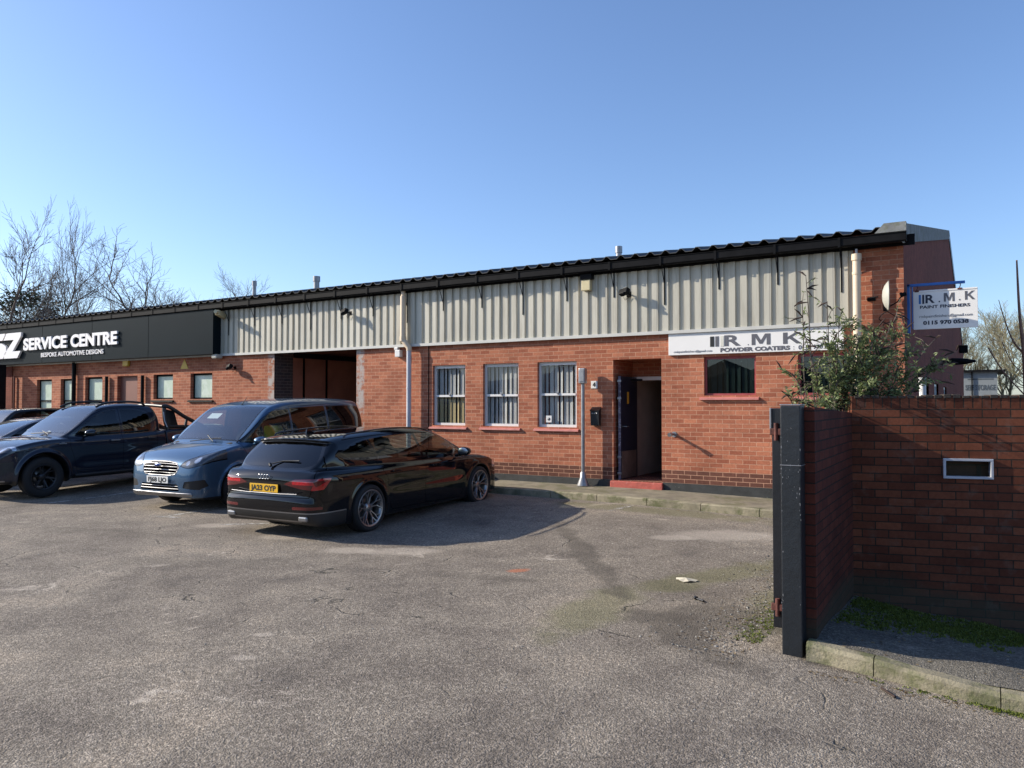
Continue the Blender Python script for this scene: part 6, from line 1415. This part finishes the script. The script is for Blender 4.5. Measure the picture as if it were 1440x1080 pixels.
# ------------------------------------------------------------------ the shrub over the wall corner
from mathutils.bvhtree import BVHTree
_dg = bpy.context.evaluated_depsgraph_get(); _dg.update(); _bv = BVHTree.FromObject(vo, _dg)
e = empty('shrub', (-1.32, 8.0, -.1), 0, 'straggly evergreen shrub with dark dried flower spikes growing over the wall corner', 'shrub'); EI = Matrix.Translation((1.32, -8.0, .1))
rg = random.Random(12); stem = MB(); stem.smooth = True; lv = MB(); spk = MB(); spk.smooth = True
tips = [(-1.55, 7.6, 2.95, .4), (-1.62, 7.7, 2.72, .7), (-1.35, 7.8, 2.70, .6), (-1.22, 7.9, 2.55, .8), (-1.55, 7.5, 2.38, .9), (-1.40, 7.5, 2.10, .9), (-1.72, 7.6, 2.00, .9), (-1.70, 7.3, 1.78, .8), (-1.10, 8.0, 2.50, 1.), (-.90, 8.1, 2.42, 1.), (-.85, 7.9, 2.30, 1.), (-.62, 8.3, 2.60, .4), (-.62, 8.2, 2.38, .9), (-.50, 8.1, 2.18, 1.), (-.28, 8.2, 2.06, 1.), (-.12, 8.2, 2.10, .8), (-.35, 8.0, 1.98, 1.), (-1.05, 7.7, 2.15, 1.2), (-.95, 7.8, 2.05, 1.2), (-.75, 7.9, 2.12, 1.2), (-1.20, 7.6, 1.95, 1.2), (-.90, 7.6, 1.90, 1.), (-.60, 7.9, 1.92, 1.), (-1.5, 7.1, 1.72, .7), (-1.25, 7.2, 1.74, .8), (-1.3, 7.7, 2.25, 1.), (-1.0, 8.2, 2.25, 1.), (.02, 8.4, 2.22, .3), (-.2, 8.4, 2.35, .3)]
def leaf(p, d, s):
    d = d.normalized(); b = d.orthogonal().normalized(); b = Quaternion(d, rg.random() * 6.28) @ b; w = s * .15; m_ = p + d * s * .45 - Vector((0, 0, s * .05))
    if p.z + .05 < 1.70: return
    lv.add([tuple(p), tuple(m_ + b * w), tuple(p + d * s - Vector((0, 0, s * .2))), tuple(m_ - b * w)], [(0, 1, 2, 3)])
for (x, y_, z, dens) in tips + [(-1.0, 7.9, 2.35, 1.3), (-.8, 8.0, 2.2, 1.3), (-1.1, 7.8, 2.05, 1.3), (-.7, 8.0, 2.0, 1.3), (-.9, 7.9, 1.85, 1.3), (-.5, 8.1, 1.95, 1.2), (-1.25, 7.8, 1.85, 1.2)]:
    y_ += .32; x = -1.0 + (x + 1.0) * .80; dens = dens * (.55 if z > 2.6 else (1.25 if -1.3 < x < -.5 else .9))
    base = Vector((-1.28 + rg.gauss(0, .05), 8.32 + rg.gauss(0, .04), 0)); tip = Vector((x, y_, z)); mid = base.lerp(tip, .55) + Vector((rg.gauss(0, .06), rg.gauss(0, .05), .35))
    pts = crs3([tuple(base), tuple(base.lerp(mid, .5) + Vector((0, 0, .1))), tuple(mid), tuple(mid.lerp(tip, .6) + Vector((0, 0, .06))), tuple(tip)], 6); n_ = len(pts)
    stem.tube(pts, [.011 * (1 - .75 * i / n_) for i in range(n_)], 5, False)
    P = [Vector(p) for p in pts]
    for _ in range(int(22 * dens)):
        i = rg.randint(int(n_ * .50), n_ - 2); p = P[i]; d = ((P[i + 1] - p).normalized() + Vector((rg.gauss(0, .7), rg.gauss(0, .6), rg.gauss(.1, .5)))).normalized(); ln = rg.uniform(.08, .22)
        q2_ = [p, p + d * ln * .5 + Vector((0, 0, .01)), p + d * ln + Vector((0, 0, -.02))]; stem.tube(q2_, [.004, .003, .002], 3, False)
        for k in range(int(rg.randint(11, 18) * min(1, dens))):
            t = rg.uniform(.15, 1.05); pp = q2_[0].lerp(q2_[2], t); leaf(pp, d + Vector((rg.gauss(0, .8), rg.gauss(0, .8), rg.gauss(0, .7))), rg.uniform(.03, .065))
        if rg.random() < .10: a = q2_[2]; dd = (d + Vector((rg.gauss(0, .3), 0, rg.gauss(-.2, .3)))).normalized(); spk.tube([a, a + dd * .05, a + dd * .11 - Vector((0, 0, .01))], [.005, .009, .002], 5, False)
    if dens < .9:
        for _ in range(4):
            i = rg.randint(n_ - 8, n_ - 1); a = P[i]; dd = Vector((rg.uniform(-1, .8), rg.gauss(0, .3), rg.uniform(-.3, .5))).normalized(); l_ = rg.uniform(.07, .15); spk.tube([a, a + dd * l_ * .5, a + dd * l_ - Vector((0, 0, .02))], [.005, .010, .002], 5, False)
child(stem, 'stem', M['bark'], e, EI, fix=False); child(lv, 'foliage', M['leaf'], e, EI, fix=False); child(spk, 'flower_spikes', M['seed'], e, EI, fix=False, kind='stuff')

# ------------------------------------------------------------------ moss, litter, stones
def vz(r, n):
    """height of the verge surface"""
    h = _bv.ray_cast(Vector((r, n, 3)), Vector((0, 0, -1)))
    return h[0].z if h[0] else ground(r, n)
rg = random.Random(99); ms = MB()
def tuft(mb, p, s, k):
    for _ in range(k):
        a = rg.random() * 6.28; h = s * rg.uniform(.4, 1.1); w = s * .4; q = Vector(p) + Vector((rg.gauss(0, s * .7), rg.gauss(0, s * .7), 0)); o = Vector((math.cos(a), math.sin(a), 0)); l_ = Vector((rg.gauss(0, .5), rg.gauss(0, .5), 1)).normalized() * h
        mb.add([tuple(q - o * w), tuple(q + o * w), tuple(q + l_)], [(0, 1, 2)])
for _ in range(8500):
    s = rg.uniform(.02, 3.4); t = rg.betavariate(1.5, 2.0); wx, wy = wl(s); r_ = wx + .02; n_ = wy - .05 - t * 1.45
    if math.sin(r_ * 5.1) * math.sin(n_ * 4.3 + r_) + rg.gauss(0, .5) > -.55: tuft(ms, (r_, n_, vz(r_, n_)), .022, 5)
tag(ms.build('moss', M['moss'], fix=False), 'mossy ground cover below the long yard wall', 'moss', kind='stuff')
ms = MB()
for _ in range(900):
    r_ = rg.uniform(-.75, .9) ** 1; n_ = 5.61 - .08 * (r_ + .6) - abs(rg.gauss(0, .035)); 
    if rg.random() < .35 + .4 * math.sin(r_ * 9) and r_ > -.35 or rg.random() < .1: tuft(ms, (r_, n_, ground(r_, n_)), .014, 5)
for _ in range(1300):
    r_ = -1.42 - abs(rg.gauss(0, .13)); n_ = rg.uniform(5.85, 9.0)
    if rg.random() < .6 and math.sin(n_ * 3.1) > -.6: tuft(ms, (r_, n_, ground(r_, n_)), .014, 4)
tag(ms.build('moss', M['moss'], fix=False), 'bright moss along the kerb foot and the gate post', 'moss', kind='stuff')
def scatter(name, m, n, fn, s0, s1, label, flat=.5, cat='debris'):
    mb = MB()
    for _ in range(n):
        r_, n_ = fn(); z = vz(r_, n_) if (n_ > 5.75 and r_ > -1.0) else ground(r_, n_); s = rg.uniform(s0, s1); a = rg.random() * 6.28
        mb.m = Matrix.Translation((r_, n_, z + s * flat * .3)) @ Matrix.Rotation(a, 4, 'Z') @ Matrix.Rotation(rg.gauss(0, .25), 4, 'X')
        k = rg.randint(4, 6); v = [(s * math.cos(6.28 * i / k) * rg.uniform(.6, 1.1), s * .7 * math.sin(6.28 * i / k) * rg.uniform(.6, 1.1), 0) for i in range(k)] + [(rg.gauss(0, s * .1), 0, s * flat)]
        mb.add(v, [(i, (i + 1) % k, k) for i in range(k)])
    mb.m = Matrix.Identity(4)
    return tag(mb.build(name, m, fix=False), label, cat, kind='stuff')
scatter('gravel', M['stone'], 900, lambda: (rg.uniform(-11, .8), rg.uniform(2.6, 11.7)), .004, .012, 'loose grit scattered over the car park')
scatter('gravel', M['stone'], 700, lambda: (-1.5 - abs(rg.gauss(0, .3)), rg.uniform(5.4, 9.5)), .005, .018, 'loose stones around the gate post')
scatter('leaf_litter', M['litter'], 420, lambda: (-1.45 - abs(rg.gauss(0, .35)), rg.uniform(5.3, 8.6)), .008, .022, 'dead leaves beside the gate post', .12)
scatter('leaf_litter', M['litter'], 260, lambda: (rg.uniform(-1., 1.5), 5.52 - abs(rg.gauss(0, .05))), .006, .02, 'dead leaves along the kerb foot', .12)
scatter('leaf_litter', M['litter'], 350, lambda: (rg.uniform(-.95, 1.5), rg.uniform(5.8, 7.8)), .006, .022, 'dead leaves lying on the verge', .12)
scatter('leaf_litter', M['litter'], 250, lambda: (rg.uniform(-7, -1.5), 11.85 - abs(rg.gauss(0, .18))), .006, .025, 'dead leaves along the path kerb', .12)
q = MB(); rg2 = random.Random(3); v = [(-2.53 + .10 * math.cos(a) * (1 + .3 * math.sin(3 * a)), 7.5 + .075 * math.sin(a), ground(-2.5, 7.5) + .006 + .012 * abs(math.sin(2 * a))) for a in [i * .5236 for i in range(12)]]
q.add(v + [(-2.53, 7.5, ground(-2.5, 7.5) + .035)], [(i, (i + 1) % 12, 12) for i in range(12)]); tag(q.build('rag', M['scrap'], fix=False), 'crumpled cream scrap lying on the tarmac', 'litter')
q = MB(); z = ground(-2.17, 6.83); q.tube([(-2.22, 6.86, z + .012), (-2.13, 6.80, z + .012)], .010, 8); q.tube([(-2.23, 6.87, z + .014), (-2.21, 6.85, z + .014)], .018, 8); tag(q.build('bolt', M['black_metal'], fix=False), 'dark metal bolt lying near the cream scrap', 'litter')
q = MB(); z = ground(-.52, 5.35); q.tube([(-.56, 5.45, z + .012), (-.47, 5.33, z + .01)], .008, 6); tag(q.build('stick', M['seed']), 'short black stick lying by the kerb', 'stick')

# ------------------------------------------------------------------ vehicles
def park(o, tilt): o.rotation_euler = (tilt[0], tilt[1], o.rotation_euler[2]); return o
A = estate((-8.17, 7.06, -.115), math.pi / 2, 'black estate car parked nose to the wall, tail towards us'); A.rotation_euler = (0, -.018, math.pi / 2 + R(2.3)); A.scale = (1, 1, .972)
V = van((-11.93, 12.30, .02), -math.pi / 2, 'blue compact van with chrome grille parked between the black estate and the pickup'); V.rotation_euler = (0, .022, -math.pi / 2 + R(3.6))
T = pickup((-16.0, 12.27, .02), -math.pi / 2, 'dark navy double cab pickup truck with roof rails and sports bar'); T.rotation_euler = (0, .020, -math.pi / 2)
hatchback((-19.1, 11.8, -.02), -math.pi / 2, 'grey car mostly hidden behind the pickup bonnet, at the left edge', M['grey_paint'], 1.42)
hatchback((-22.4, 13.0, .0), -math.pi / 2, 'black car farthest left with only its roof showing', M['blk_paint'], 1.62)
